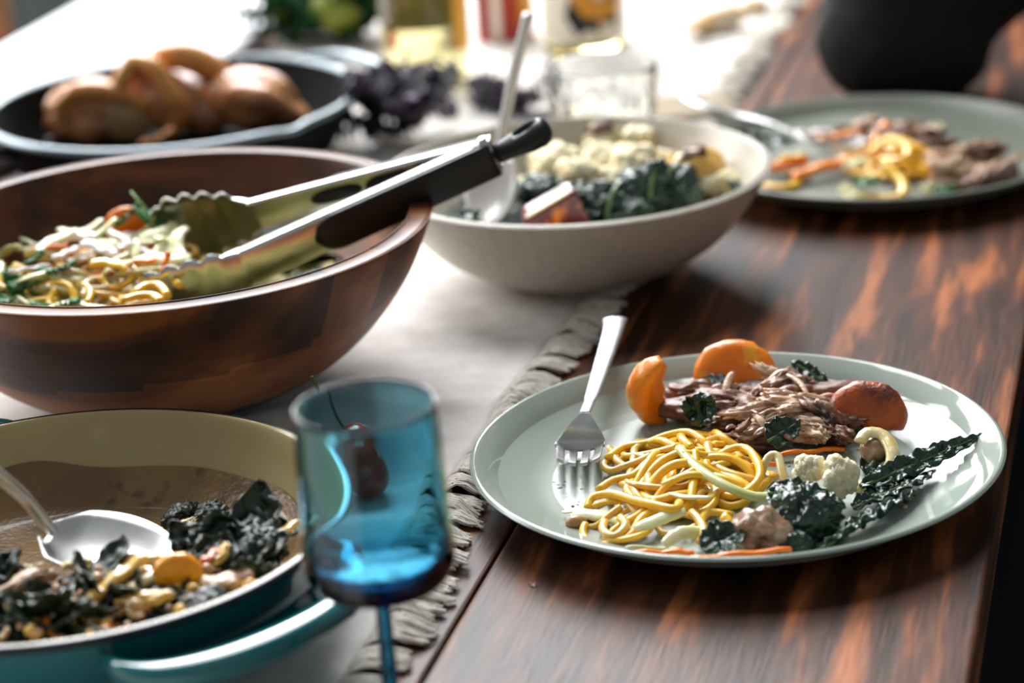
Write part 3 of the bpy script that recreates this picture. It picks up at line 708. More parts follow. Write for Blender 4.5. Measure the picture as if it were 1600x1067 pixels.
# ================================================================== FORKS
def fork(name, label, pts, wid, head_w, tine_dir, mat='steel_dull', cat='fork', tines=4, headlen=.052, flip=False):
    "pts: handle centre line from handle end to neck; head follows tine_dir list of points"
    base = V(pts[0]); t = thing(name, label, cat, base)
    sp = spline([V(p)-base for p in pts], 8); m = len(sp); rr = []
    for i in range(m):
        u = i/(m-1); rr.append(wid*.5*(1-.62*u**.8) if u < .8 else wid*.5*(.40+0*(u-.8)))
    obj('handle', tube(sp, rr, 14, flat=.30), mat, t)
    hp = spline([V(p)-base for p in tine_dir], 8); m = len(hp); bm = bmesh.new()
    side = (hp[-1]-hp[0]).cross(V((0, 0, 1))).normalized(); cut = int(m*.52)
    nn = 16
    def row(i, xs):
        u = i/(m-1); tng = (hp[min(i+1, m-1)]-hp[max(i-1, 0)]).normalized(); nrm = side.cross(tng).normalized()
        w = head_w*.5*(.20+.80*sin(min(1, u/.42)*pi/2)**1.5)
        if u > .6: w *= 1-.10*(u-.6)/.4
        return [(hp[i]+side*(w*x)+nrm*(.0035*(x*x)*(1 if not flip else -1)*min(1, u*2)), nrm) for x in xs]
    def slab(i0, i1, xa, xb, k):
        xs_ = [xa+(xb-xa)*j/k for j in range(k+1)]; top = []; bot = []
        for i in range(i0, i1+1):
            r = row(i, xs_); th = .0009
            top.append([bm.verts.new(p+n*th) for p, n in r]); bot.append([bm.verts.new(p-n*th) for p, n in r])
        for G, fl in ((top, 0), (bot, 1)):
            for a, b in zip(G, G[1:]):
                for j in range(k): bm.faces.new((a[j], a[j+1], b[j+1], b[j]))
        for i in range(len(top)-1):
            for j in (0, k): bm.faces.new((top[i][j], top[i+1][j], bot[i+1][j], bot[i][j]))
        for i in (0, len(top)-1):
            for j in range(k): bm.faces.new((top[i][j], top[i][j+1], bot[i][j+1], bot[i][j]))
    slab(0, cut, -1, 1, nn)
    for k in range(tines):
        c = -1+(2*k+1)/tines; h = .62/tines; slab(cut, m-1, c-h, c+h, 3)
    bmesh.ops.recalc_face_normals(bm, faces=bm.faces[:]); o = obj('head', bm, mat, t)
    b = o.modifiers.new('b', 'BEVEL'); b.width = .0004; b.segments = 2
    return t
# front fork: tines down, handle over the rim
fork('fork', 'steel fork on the sage plate with its handle over the rim',
     [at(961, 500, .034), at(957, 520, .0335), at(938, 580, .0285), at(925, 618, .0262), at(914, 645, .0262)], .0150, .0265,
     [at(914, 645, .0262), at(911, 668, .0195), at(908, 692, .0110), at(906, 710, .0078), at(904, 722, .0098), at(903, 726, .0150)])
# ================================================================== TEAL PAN SPOON
t = thing('serving_spoon', 'metal serving spoon dipping into the braised greens in the teal pan', 'spoon', at(70, 820, .035))
b0 = V(t.location)
hp = [at(-60, 700, .105), at(0, 745, .085), at(38, 778, .066), at(66, 812, .052), at(84, 832, .045)]
sp = spline([p-b0 for p in hp], 8)
obj('handle', tube(sp, [.0058-.0010*i/(len(sp)-1) for i in range(len(sp))], 14, flat=.6), 'steel_dull', t)
bm = bmesh.new(); A0 = at(72, 826, .046)-b0; A1 = at(278, 872, .034)-b0; ax = (A1-A0); L = ax.length; ax.normalize(); sd = V((0, 0, 1)).cross(ax).normalized(); nm = ax.cross(sd)
g = []
for i in range(25):
    u = i/24; w = .030*pw(sin(pi*min(1, .12+.88*u)), .55)*(1 if u > .15 else .5+.5*u/.15); row = []
    for j in range(17):
        v = -1+j/8; dep = .013*(1-v*v)*pw(sin(pi*min(1, .1+.85*u)), .8)
        row.append(bm.verts.new(A0+ax*L*u+sd*(w*v)-nm*dep))
    g.append(row)
for i in range(24):
    for j in range(16): bm.faces.new((g[i][j], g[i+1][j], g[i+1][j+1], g[i][j+1]))
solid(obj('spoon_bowl', bm, 'steel_dull', t), .0012)
# ================================================================== BLUE GLASS
GB = at(570, 636, .150); GB.z = .0012
t = thing('wine_glass', 'blue tinted stemmed glass standing beside the teal pan', 'glass', GB)
ze = .149
pr = [(0, .0005), (.024, .0005), (.0265, .0014), (.0255, .0026), (.012, .004), (.0048, .007), (.0040, .014), (.0036, .050), (.0044, .060), (.011, .0645), (.024, .0665), (.0312, .071), (.0342, .079), (.0340, .090), (.0328, .120), (.0316, ze-.001), (.0310, ze),
      (.0300, ze-.001), (.0312, .120), (.0322, .092), (.0318, .083), (.0285, .076), (.021, .0725), (.010, .0705), (0, .070)]
pp = smooth_prof(pr, 4); pp[0] = (0, .0005); pp[-1] = (0, .070)
obj('glass_body', lathe([(max(0, p[0]*.915), p[1] if p[1] < .055 else p[1]+.004*max(0, 1-(p[1]-.06)/.089)) for p in pp], 128), 'blue_glass', t)
# small pepper behind the glass
pp_ = at(570, 752, .012)
t = thing('small_pepper', 'small orange red pepper with long green stem behind the blue glass', 'pepper', pp_)
fused('fruit', [('e', (.002, 0, .004), (.0135, .013, .013), None), ('e', (-.006, .006, .020), (.0115, .011, .010), None), ('e', (-.001, -.003, .013), (.012, .011, .010), None)], 'pepper', .0012, t)
a = at(530, 664, .042)-pp_; b = at(505, 625, .055)-pp_; c = at(487, 588, .068)-pp_
obj('stem', tube(spline([V((-.007, .006, .028)), a, b, c], 5), .0009, 8), 'fruit_stem', t)
# ================================================================== THINGS AT THE BACK OF THE TABLE
# ceramic server in the white bowl
h0 = at(826, 22, .165); h1 = at(800, 130, .120); h2 = at(778, 250, .071)
t = thing('serving_spoon', 'white ceramic spoon standing in the cream bowl with its handle raised', 'spoon', at(776, 300, .045))
b0 = V(t.location)
obj('handle', tube(spline([p-b0 for p in (h0, h1, h2)], 8), [.0062]*9+[.0058]*8, 14, flat=.6), 'ceramic', t)
bm = bmesh.new(); g = []; A0 = at(777, 245, .071)-b0; A1 = at(757, 350, .038)-b0; ax = A1-A0; L = ax.length; ax.normalize(); sd = RT-ax*RT.dot(ax); sd.normalize(); nm = sd.cross(ax)
for i in range(25):
    u = i/24; w = .0165*pw(sin(pi*min(1, .13+.84*u)), .5); row = []
    for j in range(15):
        v = -1+j/7; dep = .008*(1-v*v)*sin(pi*min(1, .1+.85*u))
        row.append(bm.verts.new(A0+ax*L*u+sd*(w*v)+nm*dep))
    g.append(row)
for i in range(24):
    for j in range(14): bm.faces.new((g[i][j], g[i+1][j], g[i+1][j+1], g[i][j+1]))
solid(obj('spoon_bowl', bm, 'ceramic', t), .002)
# cut glass tumbler
q = at(938, 103, .078)
t = thing('tumbler', 'clear cut glass tumbler behind the cream stoneware bowl', 'glass', (q.x, q.y, .001))
nf = 14
def facet(r, z, a):
    if .008 < z < .056 and r > .0375: return (r-.0030*abs(sin(a*nf/2+(.5*pi if int(z*100) % 2 else 0)))**.7, z)
    return (r, z)
pr = smooth_prof([(0, 0), (.034, 0), (.038, .003), (.0395, .02), (.0405, .05), (.0415, .076), (.0405, .078), (.0392, .076), (.0375, .05), (.036, .018), (.030, .012), (0, .012)], 5)
pr[0] = (0, 0); pr[-1] = (0, .012)
obj('glass_body', lathe([(max(0, p[0]), p[1]) for p in pr], 112, fn=facet), 'clear_glass', t)
def label_patch(name, R, a0, a1, z0, z1, mat, parent, n=24, t=.0004):
    bm = lathe([(R, z0), (R, z1)], n, a0=a0, a1=a1); o = obj(name, bm, mat, parent); solid(o, t, 1); return o
# bottle 1
q = at(669, 143, 0); q = q+V((FW.x, FW.y, 0)).normalized()*.035
t = thing('wine_bottle', 'clear bottle of pale wine with yellow label behind the dark kale', 'bottle', (q.x, q.y, .0012))
pr = [(0, .004), (.025, .003), (.0345, 0), (.0375, .004), (.0378, .10), (.0378, .19), (.034, .205), (.018, .235), (.0142, .25), (.0138, .29), (.0155, .291), (.0155, .30), (.0138, .30)]
pp = smooth_prof(pr, 4); pp[0] = (0, .004)
obj('bottle_body', lathe([(max(0, p[0]), p[1]) for p in pp], 64), 'wine_glass_body', t)
va = atan2(-FW.y, -FW.x)                      # side facing the camera
label_patch('label', .0382, va+.72, va+1.5, .030, .15, 'yellow_label', t)
o = label_patch('back_label', .0382, va+1.7, va+4.0, .040, .15, 'grey_label', t)
# red tin
q = at(792, 74, 0)+V((FW.x, FW.y, 0)).normalized()*.03
t = thing('tin_can', 'red and orange printed tin between the two wine bottles', 'can', (q.x, q.y, .0012))
pr = smooth_prof([(0, .001), (.025, .001), (.027, 0), (.0275, .002), (.0268, .004), (.0268, .108), (.0275, .110), (.026, .112), (.025, .109), (0, .109)], 3); pr[0] = (0, .001); pr[-1] = (0, .109)
obj('can_body', lathe([(max(0, p[0]), p[1]) for p in pr], 48), 'red_tin', t)
label_patch('stripe', .0271, va-.45, va-.15, .004, .104, 'cream_label', t); label_patch('stripe', .0271, va-1.2, va-.62, .012, .104, 'red_dark', t)
label_patch('stripe', .0271, va+.5, va+1.3, .012, .104, 'orange_print', t)
# bottle 2 with mountain label
q = at(918, 90, 0)+V((FW.x, FW.y, 0)).normalized()*.034
t = thing('wine_bottle', 'pale wine bottle with cream label printed in orange and black', 'bottle', (q.x, q.y, .0012))
obj('bottle_body', lathe([(max(0, p[0]*.98), p[1]) for p in pp], 64), 'wine_glass_body', t)
lab = label_patch('label', .0374, va-1.5, va+1.5, .012, .13, 'cream_label', t, 40)
def arc_print(name, pts, mat, r=.0381):
    "flat print wrapped on the bottle: (angle offset, height) outline"
    bm = bmesh.new(); cx = sum(p[0] for p in pts)/len(pts); czz = sum(p[1] for p in pts)/len(pts); K = 6
    rows = [[bm.verts.new((r*cos(va+cx+(a-cx)*k/K), r*sin(va+cx+(a-cx)*k/K), czz+(z-czz)*k/K)) for a, z in pts] for k in range(1, K+1)]
    c = bm.verts.new((r*cos(va+cx), r*sin(va+cx), czz)); n = len(pts)
    for k in range(n): bm.faces.new((c, rows[0][k], rows[0][(k+1) % n]))
    for A, B in zip(rows, rows[1:]):
        for k in range(n): bm.faces.new((A[k], B[k], B[(k+1) % n], A[(k+1) % n]))
    o = obj(name, bm, mat, lab); solid(o, .0003, 0); return o
arc_print('printed_shape', [(-.50, .036), (-.20, .0185), (.30, .020), (.78, .027), (.86, .034), (.3, .032), (-.1, .042), (-.35, .054)], 'dark_print')
arc_print('printed_shape', [(-.33, .075), (-.30, .050), (-.02, .034), (.38, .0275), (.80, .034), (.95, .055), (.78, .05), (.45, .040), (.12, .048), (-.08, .064), (-.12, .075)], 'orange_print', .0383)
arc_print('printed_shape', [(.2, .070), (.32, .066), (.36, .074), (.28, .080)], 'dark_print', .0384)
# bread crust, scrap
t = tag(obj('bread_crust', blob(.038, .014, .010, 4, .35, 1.6, 5), 'bread', loc=at(1120, 34, .012), rot=(0, 0, rz(.75))), 'torn tan crust of bread on the runner left of the black sleeve', 'bread')
tag(obj('bread_crumb', blob(.012, .010, .007, 3, .35, 1.6, 8), 'bread', loc=at(1180, 10, .009), rot=(0, 0, rz(.3))), 'small torn bread scrap beyond the long crust', 'bread')
# taupe napkin under the second fork
t = thing('napkin', 'folded taupe napkin between the cut glass tumbler and the far plate', 'napkin', at(1085, 172, .004))
bm = bmesh.new(); box(bm, -.036, .030, -.035, .03, 0, .006); bevel(bm, .002, 2); obj('folded_cloth', bm, 'taupe', t, rot=(0, 0, rz(.1)))
# purple kale bunches
def kale_bunch(name, label, loc, n, spread, L0, mat, rib, seed, h=.03, cat='kale'):
    random.seed(seed); t = thing(name, label, cat, loc)
    for k in range(n):
        a = R_(0, 2*pi); L = L0*R_(.75, 1.2)
        p = V((R_(-1, 1)*spread[0], R_(-1, 1)*spread[1], R_(.2, 1)*h)); rot = Euler((R_(-.6, .6), R_(-.5, .3), a))
        if k < 5: bmL = leaf_bm(L, L*R_(.7, .95), L*.13, R_(5, 7), 40, 14, k*3.3+seed, .0012, bend=R_(.2, .9)); o = obj('leaf', bmL, mat, t, p, rot); leafs.append(o)
        else: 
            o = leafs[R_(0, 1) < .5 and -1 or -2-(k % 3)].copy(); C.objects.link(o); o.parent = t; o.location = p; o.rotation_euler = rot
        if k < 3: obj('rib', rib_bm(L, .0018, bend=.4), rib, o)
    return t
leafs = []
kale_bunch('purple_kale', 'bunch of ruffled dark purple kale between the skillet and cream bowl', at(612, 222, .004), 30, (.030, .022), .044, 'purple', 'purple_rib', 4, .042)
leafs = []
kale_bunch('purple_kale', 'small purple kale sprig behind the white ceramic spoon', at(800, 175, .004)+V((0, .012, 0)), 14, (.026, .014), .032, 'purple', 'purple_rib', 9, .018)
leafs = []
kale_bunch('leafy_greens', 'dark green leafy bunch at the far end beside the clear bottle', at(503, 56, .004), 60, (.052, .022), .046, 'bush', 'kale_rib', 6, .05, 'greens')
tag(obj('green_leaf_scrap', leaf_bm(.018, .012, .002, 3, 14, 8, 2), 'bush', loc=at(540, 58, .008), rot=(.2, 0, rz(.2))), 'single small dark green leaf left of the clear bottle', 'leaf')
for k, (x, y) in enumerate(((515, 22), (440, 12))):
    o = tag(obj('lemon', blob(.024, .021, .021, 3, .06, 2, k), 'lemon', loc=at(x, y, .035)+V((0, .02, 0)), rot=(0, .3, k)), ['yellow green lemon among the leafy bunch, beside the clear bottle', 'yellow green lemon near the corner of the bright white cloth'][k], 'lemon')
# ================================================================== TAN CHAIR (far left)
ch = thing('wooden_chair', 'pale tan wooden chair standing beyond the far left table edge', 'chair', (-1.22, 2.59, TZ))
bm = bmesh.new(); box(bm, -.20, .21, -.21, .21, .43, .46); bevel(bm, .012, 3); obj('seat', bm, 'tan_wood', ch)
for sx in (-1, 1):
    for sy in (-1, 1):
        obj('leg', tube([(sx*.17, sy*.17, .44), (sx*.19, sy*.19, 0)], [.019, .013], 12), 'tan_wood', ch)
for sy in (-1, 1): obj('back_post', tube([(-.19, sy*.18, .44), (-.23, sy*.19, .85)], .015, 12), 'tan_wood', ch)
bm = bmesh.new(); box(bm, -.218, -.198, -.20, .20, .50, .88)
bmesh.ops.bevel(bm, geom=[e for e in bm.edges if abs(e.verts[0].co.x-e.verts[1].co.x) > .01], offset=.07, segments=8, affect='EDGES', profile=.5)
obj('backrest', bm, 'tan_wood', ch, smooth=False)
# ================================================================== PERSON (elbow on the table)
pe = thing('person', 'person in a black sweater leaning an elbow beside the far plate', 'person', (.30, 2.16, TZ))
pb = V(pe.location)
def skin_fig(name, verts, edges, mat, parent, lv=2):
    me = bpy.data.meshes.new(name); me.from_pydata([V(v[0])-pb for v in verts], edges, [])
    o = link(name, me, M[mat], parent)
    o.modifiers.new('s', 'SKIN'); me.skin_vertices[0]
    for i, v in enumerate(verts):
        r = v[1]; me.skin_vertices[0].data[i].radius = (r, r) if not isinstance(r, tuple) else r
    me.skin_vertices[0].data[0].use_root = True
    s = o.modifiers.new('ss', 'SUBSURF'); s.levels = s.render_levels = lv
    o.modifiers['s'].use_smooth_shade = True
    return o
def add_skin_layer(me):
    if not me.skin_vertices: bpy.context.view_layer.update()
# shoulders and arms
SHL = V((.13, 2.12, .315)); SHR = V((.34, 2.42, .37)); NK = V((.215, 2.28, .42)); CH_ = V((.24, 2.25, .22)); PV = V((.33, 2.17, -.22)); WA = V((.29, 2.20, -.02))
EL = V((-.205, 1.905, .053)); WR_ = V((-.212, 1.96, .27)); HD = V((.03, 2.14, .52))
verts = [(PV, .135), (WA, .115), (CH_, .13), (V((.225, 2.265, .34)), .10), (NK, .052), (V((.17, 2.24, .50)), .050),
         (SHL, .068), (EL.lerp(SHL, .5), .058), (EL, .047), (EL.lerp(WR_, .5), .044), (WR_, .028), (WR_+V((.02, .02, .05)), .030),
         (SHR, .068), (V((.30, 2.55, .16)), .050), (V((.16, 2.50, -.10)), .040), (V((.12, 2.42, -.14)), .030),
         (V((.30, 2.08, -.25)), .10), (V((-.10, 1.98, -.26)), .075), (V((-.13, 1.97, -.66)), .045), (V((-.22, 1.95, -.715)), .035),
         (V((.36, 2.28, -.25)), .10), (V((-.04, 2.22, -.26)), .075), (V((-.07, 2.22, -.66)), .045), (V((-.16, 2.20, -.715)), .035)]
edges = [(0, 1), (1, 2), (2, 3), (3, 4), (4, 5), (3, 6), (6, 7), (7, 8), (8, 9), (9, 10), (10, 11), (3, 12), (12, 13), (13, 14), (14, 15), (0, 16), (16, 17), (17, 18), (18, 19), (0, 20), (20, 21), (21, 22), (22, 23)]
def capsule_fig(name, verts, edges, mat, parent, vox, grow=0):
    "one continuous surface over the skeleton: tapered limbs fused by a voxel skin"
    bm = bmesh.new()
    for a, b in edges:
        A, ra = verts[a]; B, rb = verts[b]; A = A-pb; B = B-pb
        tube([A, A.lerp(B, .5), B], [ra+grow, (ra+rb)/2+grow, rb+grow], 16, bm)
    for A, r in verts: blob(r+grow, r+grow, r+grow, 2, 0, 1, 0, bm, A-pb)
    o = obj(name, bm, mat, parent); m = o.modifiers.new('r', 'REMESH'); m.mode = 'VOXEL'; m.voxel_size = vox; m.use_smooth_shade = True
    s = o.modifiers.new('sm', 'SMOOTH'); s.iterations = 6; s.factor = .6; return o
# hand with five fingers supporting the cheek
hv = list(verts); he = list(edges); base = WR_+V((.02, .02, .05)); palm = base+V((.02, .025, .045)); hv.append((palm, .026)); pi0 = len(hv)-1; he.append((11, pi0))
fd = V((.02, .02, .03)); sdv = V((-.6, .8, 0)).normalized()
for k in range(4):
    r0 = palm+sdv*(-.027+.018*k)+V((.004, .004, .02)); ln = [.034, .040, .038, .030][k]
    prev = pi0
    for j, (f, w) in enumerate(((0, .010), (.7, .0095), (1.3, .0085), (1.8, .0075))):
        p = r0+V((.35+.3*f, .35+.3*f, .75-.25*f)).normalized()*(ln*f); hv.append((p, w)); he.append((prev, len(hv)-1)); prev = len(hv)-1
prev = pi0
for j, (p, w) in enumerate(((base+V((.03, -.02, .02)), .012), (base+V((.055, -.025, .05)), .010), (base+V((.07, -.02, .075)), .009))):
    hv.append((p, w)); he.append((prev, len(hv)-1)); prev = len(hv)-1
lh = V((.10, 2.38, -.15)); pv = 15
hv.append((lh, .024)); he.append((15, len(hv)-1)); lp = len(hv)-1
for k in range(5):
    d = V((-.9, -.55+.27*k, -.12 if k else .1)).normalized(); prev = lp
    for f in (.022, .045, .066, .082): hv.append((lh+V((0, -.018+.011*k, 0))+d*f*(1 if k else .8), .0120-.02*f)); he.append((prev, len(hv)-1)); prev = len(hv)-1
hd0 = HD
body = capsule_fig('body', hv, he, 'skin', pe, .006, -.004)
fused('head', [('e', hd0-pb, (.082, .080, .112), (0, 0, .6)), ('e', hd0-pb+V((-.045, -.045, -.060)), (.045, .045, .045), None), ('e', hd0-pb+V((-.075, -.062, -.010)), (.014, .012, .022), (0, 0, .7)),
    ('e', hd0-pb+V((.052, -.062, -.01)), (.012, .02, .03), None), ('e', hd0-pb+V((-.052, .068, -.01)), (.012, .02, .03), None), ('e', hd0-pb+V((-.077, -.066, -.050)), (.014, .020, .007), (0, 0, -.9)), ('e', hd0-pb+V((-.077, -.066, -.062)), (.013, .018, .007), (0, 0, -.9))], 'skin', .004, pe)
for s in (-1, 1):
    obj('eye', blob(.011, .011, .011, 2, 0, 1, 0, loc=hd0-pb+V((-.063, -.048, .008))+V((-.024*s, .028*s, 0))), 'eye', pe)
    obj('eyebrow', blob(.016, .005, .004, 2, 0, 1, 0, loc=hd0-pb+V((-.066, -.052, .032))+V((-.024*s, .028*s, 0)), rot=(0, 0, -.85)), 'hair', pe)
fused('hair', [('e', hd0-pb+V((.018, .018, .028)), (.092, .092, .105), None), ('e', hd0-pb+V((.06, .06, -.05)), (.06, .06, .09), None), ('e', hd0-pb+V((.09, .09, .0)), (.04, .04, .04), None)], 'hair', .005, pe)
sv = [verts[i] for i in range(16)];  se = [e for e in edges if max(e) < 16]
se = [e for e in se if e != (4, 5)] ; sv[5] = (NK, .05); sv[11] = (WR_, .03); sv[4] = (V((.22, 2.275, .385)), .06)
se = [e for e in se if e not in ((10, 11),)]
sv += [(EL+RT*.028+V((0, 0, -.006)), .046), (EL-RT*.006+V((0, 0, -.004)), .050)]; se += [(8, 16), (16, 8)]
capsule_fig('sweater', sv, se, 'sweater', pe, .006, .008)
tv = [verts[0]]+verts[16:24]; te = [(0, 1), (1, 2), (2, 3), (0, 5), (5, 6), (6, 7)]; tv = [tv[0]]+[v for v in tv[1:]]
tv[3] = (V((-.13, 1.97, -.62)), .05); tv[7] = (V((-.07, 2.22, -.62)), .05); tv[4] = tv[3]; tv[8] = tv[7]
capsule_fig('trousers', tv, te, 'trousers', pe, .008, .008)
ch2 = thing('wooden_chair', 'dark chair under the person in the black sweater', 'chair', (.38, 2.20, TZ))
bm = bmesh.new(); box(bm, -.22, .22, -.22, .22, .36, .39); bevel(bm, .01); obj('seat', bm, 'table_edge', ch2)
for sx in (-1, 1):
    for sy in (-1, 1): obj('leg', tube([(sx*.19, sy*.19, .37), (sx*.20, sy*.20, 0)], .017, 10), 'table_edge', ch2)
bm = bmesh.new(); box(bm, .225, .245, -.2, .2, .5, .85); bevel(bm, .006); obj('backrest', bm, 'table_edge', ch2)
for sy in (-1, 1): obj('back_post', tube([(.21, sy*.18, .37), (.235, sy*.18, .84)], .013, 10), 'table_edge', ch2)
# ================================================================== FOOD ON THE FRONT PLATE
PZ = .0056
def item(name, bm, mat, loc, rot, label, cat, group=None):
    o = obj(name, bm, mat, None, loc, rot); return tag(o, label, cat, group)
def noodle_path(c, rad, z0, hgt, length, seed, step=.005, kmax=55, ar=(1, 1)):
    rnd = random.Random(seed); a = rnd.uniform(0, 2*pi); rr = rnd.uniform(0, .75)
    p = V((c.x+cos(a)*rr*rad*ar[0], c.y+sin(a)*rr*rad*ar[1], 0)); h = rnd.uniform(0, 2*pi); k = rnd.uniform(-kmax, kmax); pts = []
    lay = rnd.uniform(.1, 1); ph = rnd.uniform(0, 6)
    for i in range(int(length/step)):
        d = V(((p.x-c.x)/ar[0], (p.y-c.y)/ar[1], 0)); q = d.length/rad
        mound = max(0, 1-q*q)
        pts.append(V((p.x, p.y, z0+hgt*mound*lay+.0022*sin(i*.55+ph)+.0022)))
        if rnd.random() < .22: k = rnd.uniform(-kmax, kmax)
        h += k*step
        if q > .85:
            want = atan2(-(d.y), -(d.x)); dd = (want-h+pi) % (2*pi)-pi; h += max(-.5, min(.5, dd))
        p = p+V((cos(h), sin(h), 0))*step
    return pts
def noodle(pts, r, mat, label, group, flat=.8, name='noodle', cat='noodle'):
    b = pts[0].copy(); o = obj(name, tube([p-b for p in spline(pts, 3)], r, 8, flat=flat), mat, None, b); return tag(o, label, cat, group)
nc = at(1075, 748, PZ); NG = 'egg noodles on the front plate'; NL = 'glossy yellow egg noodle in the tangle on the sage plate'
for k in range(24):
    pts = noodle_path(nc, .040, PZ+.0005, .015, R_(.08, .15), 100+k, ar=(1.0, 1.25))
    noodle(pts, R_(.0022, .0027), 'noodle' if k % 4 else 'noodle_pale', NL if k % 4 else 'dull oily noodle in the tangle on the sage plate', NG if k % 4 else 'oily noodles on the front plate')
nc2 = at(1010, 812, PZ)
for k in range(7):
    pts = noodle_path(nc2, .024, PZ+.0003, .006, R_(.05, .09), 200+k, ar=(1.2, 1.0))
    noodle(pts, R_(.0018, .0022), 'noodle_pale' if k % 3 else 'noodle', 'oily noodle spilling towards the near rim of the sage plate', 'noodles by the near rim')
# hand-laid strands read off the photograph
hand = [([(950, 715), (975, 698), (1010, 692), (1040, 680), (1075, 675), (1100, 690), (1108, 705)], [.012, .012, .013, .015, .018, .017, .013], 'noodle', 'yellow noodle looping over the top of the tangle below the meat'),
        ([(935, 765), (958, 750), (990, 742), (1015, 720), (1045, 712)], [.010, .011, .013, .016, .016], 'noodle', 'yellow noodle ending at the left side of the tangle'),
        ([(918, 795), (925, 778), (955, 772), (990, 782), (1025, 790), (1055, 795), (1062, 785)], [.009, .012, .015, .016, .017, .017, .015], 'noodle', 'bright yellow noodle bent like a hook, nearest the fork tines'),
        ([(1110, 720), (1140, 702), (1165, 700), (1183, 720), (1187, 745), (1170, 765), (1145, 775), (1115, 770)], [.014, .017, .018, .018, .015, .012, .010, .009], 'noodle', 'large open noodle loop beside the dark meat'),
        ([(952, 700), (960, 715), (975, 728), (1000, 735)], [.009, .011, .010, .009], 'noodle_pale', 'dull noodle arching beside the fork tines'),
        ([(1145, 805), (1110, 800), (1095, 815), (1108, 830), (1140, 818), (1130, 806)], [.009, .010, .009, .009, .011, .013], 'noodle', 'yellow noodle curled beside the browned onion'),
        ([(1090, 850), (1100, 835), (1094, 815), (1080, 800)], [.008, .011, .012, .012], 'noodle_pale', 'tan noodle standing up by the near rim'),
        ([(945, 815), (942, 828), (960, 838), (978, 820), (968, 808)], [.008, .009, .009, .011, .012], 'noodle_pale', 'small oily noodle loop right of the single bean'),
        ([(1190, 740), (1200, 715), (1215, 712), (1222, 738), (1228, 760)], [.012, .019, .020, .015, .010], 'noodle_white', 'pale noodle arched between the tangle and cauliflower')]
for pxs, zs, mat, lab in hand:
    noodle([at(x, y, z+.001) for (x, y), z in zip(pxs, zs)], .0023, mat, lab, None)
noodle([at(x, y, z) for x, y, z in ((1344, 690, .020), (1355, 676, .023), (1380, 680, .022), (1395, 705, .018), (1392, 730, .013), (1370, 752, .009), (1335, 762, .008))], .0038, 'noodle_white', 'pale curved onion ring between cauliflower and seared squash', None, .55, 'onion_ring', 'onion')
noodle([at(x, y, z) for x, y, z in ((1062, 700, .022), (1080, 722, .021), (1105, 742, .020), (1140, 762, .017), (1180, 776, .013), (1215, 774, .012))], .0030, 'sprout', 'long pale green stalk lying across the noodles', None, .7, 'cabbage_stalk', 'cabbage')
# cabbage
cab = [(945, 800, .010, .026, .013, .1, 'translucent cabbage strip beside the bean'), (905, 800, .008, .014, .007, .2, 'small white cabbage tip pointing at the fork'), (1075, 778, .016, .018, .012, -.8, 'pale cabbage triangle under the long stalk'),
       (990, 836, .009, .024, .008, -.1, 'white cabbage shred near the near rim'), (1020, 848, .009, .022, .008, .3, 'crumpled cabbage shred closest to the near rim'), (1060, 830, .013, .024, .010, 1.0, 'upright pale cabbage shred by the tan noodle'), (1030, 812, .014, .022, .010, .4, 'green edged cabbage shred in the lower noodles'), (1100, 720, .017, .014, .010, .2, 'small pale cabbage piece in the middle of the tangle')]
for k, (x, y, z, L, w, a, lab) in enumerate(cab):
    bm = ribbon_bm(L*1.25, w*.7, k+3, .6, .3); o = item('cabbage_shred', bm, 'cabbage', at(x, y, z), (R_(-.3, .3), R_(-.2, .2), rz(a)), lab, 'cabbage')
item('bean', blob(.0055, .0042, .0036, 3, .1, 1.5, 3), 'bean', at(900, 816, PZ+.003), (0, 0, rz(0)), 'single tan bean alone at the near left of the sage plate', 'bean')
item('grain', blob(.004, .003, .0026, 2, .1, 1.5, 3), 'cabbage', at(1152, 751, PZ+.003), (0, 0, rz(0)), 'small pale grain inside the large noodle loop', 'grain')
# carrots
for x, y, z, L, a, lab in ((1035, 863, .0145, .030, -.10, 'thin carrot stick on the near rim under the cabbage'), (1158, 866, .0150, .048, .10, 'long carrot stick along the near rim under the kale'), (1160, 728, .011, .042, .02, 'carrot stick half hidden behind the noodle loop'), (1260, 706, .009, .040, .1, 'dark carrot stick under the shredded meat')):
    item('carrot_stick', strip_bm(L, .0032, .0028, .05, x), 'carrot', at(x, y, z), (0, .02, rz(a)), lab, 'carrot')
# squash
item('squash_wedge', crescent_bm(.020, .0098, -1.2, 1.0, 1.15, 3), 'squash', at(1062, 600, .026), (radians(74), radians(0), rz(pi+.35)), 'bright orange squash wedge standing on edge left of the meat', 'squash')
item('squash_slice', crescent_bm(.016, .014, .15, pi-.15, .5, 7), 'squash', at(1150, 612, .0125), (radians(52), 0, rz(-.12)), 'orange squash slice leaning behind the shredded meat', 'squash')
item('squash_slice', crescent_bm(.015, .0125, .2, pi-.1, .72, 12), 'squash_brown', at(1352, 672, .011), (radians(45), .1, rz(-.30)), 'seared red brown squash slice right of the meat', 'squash')
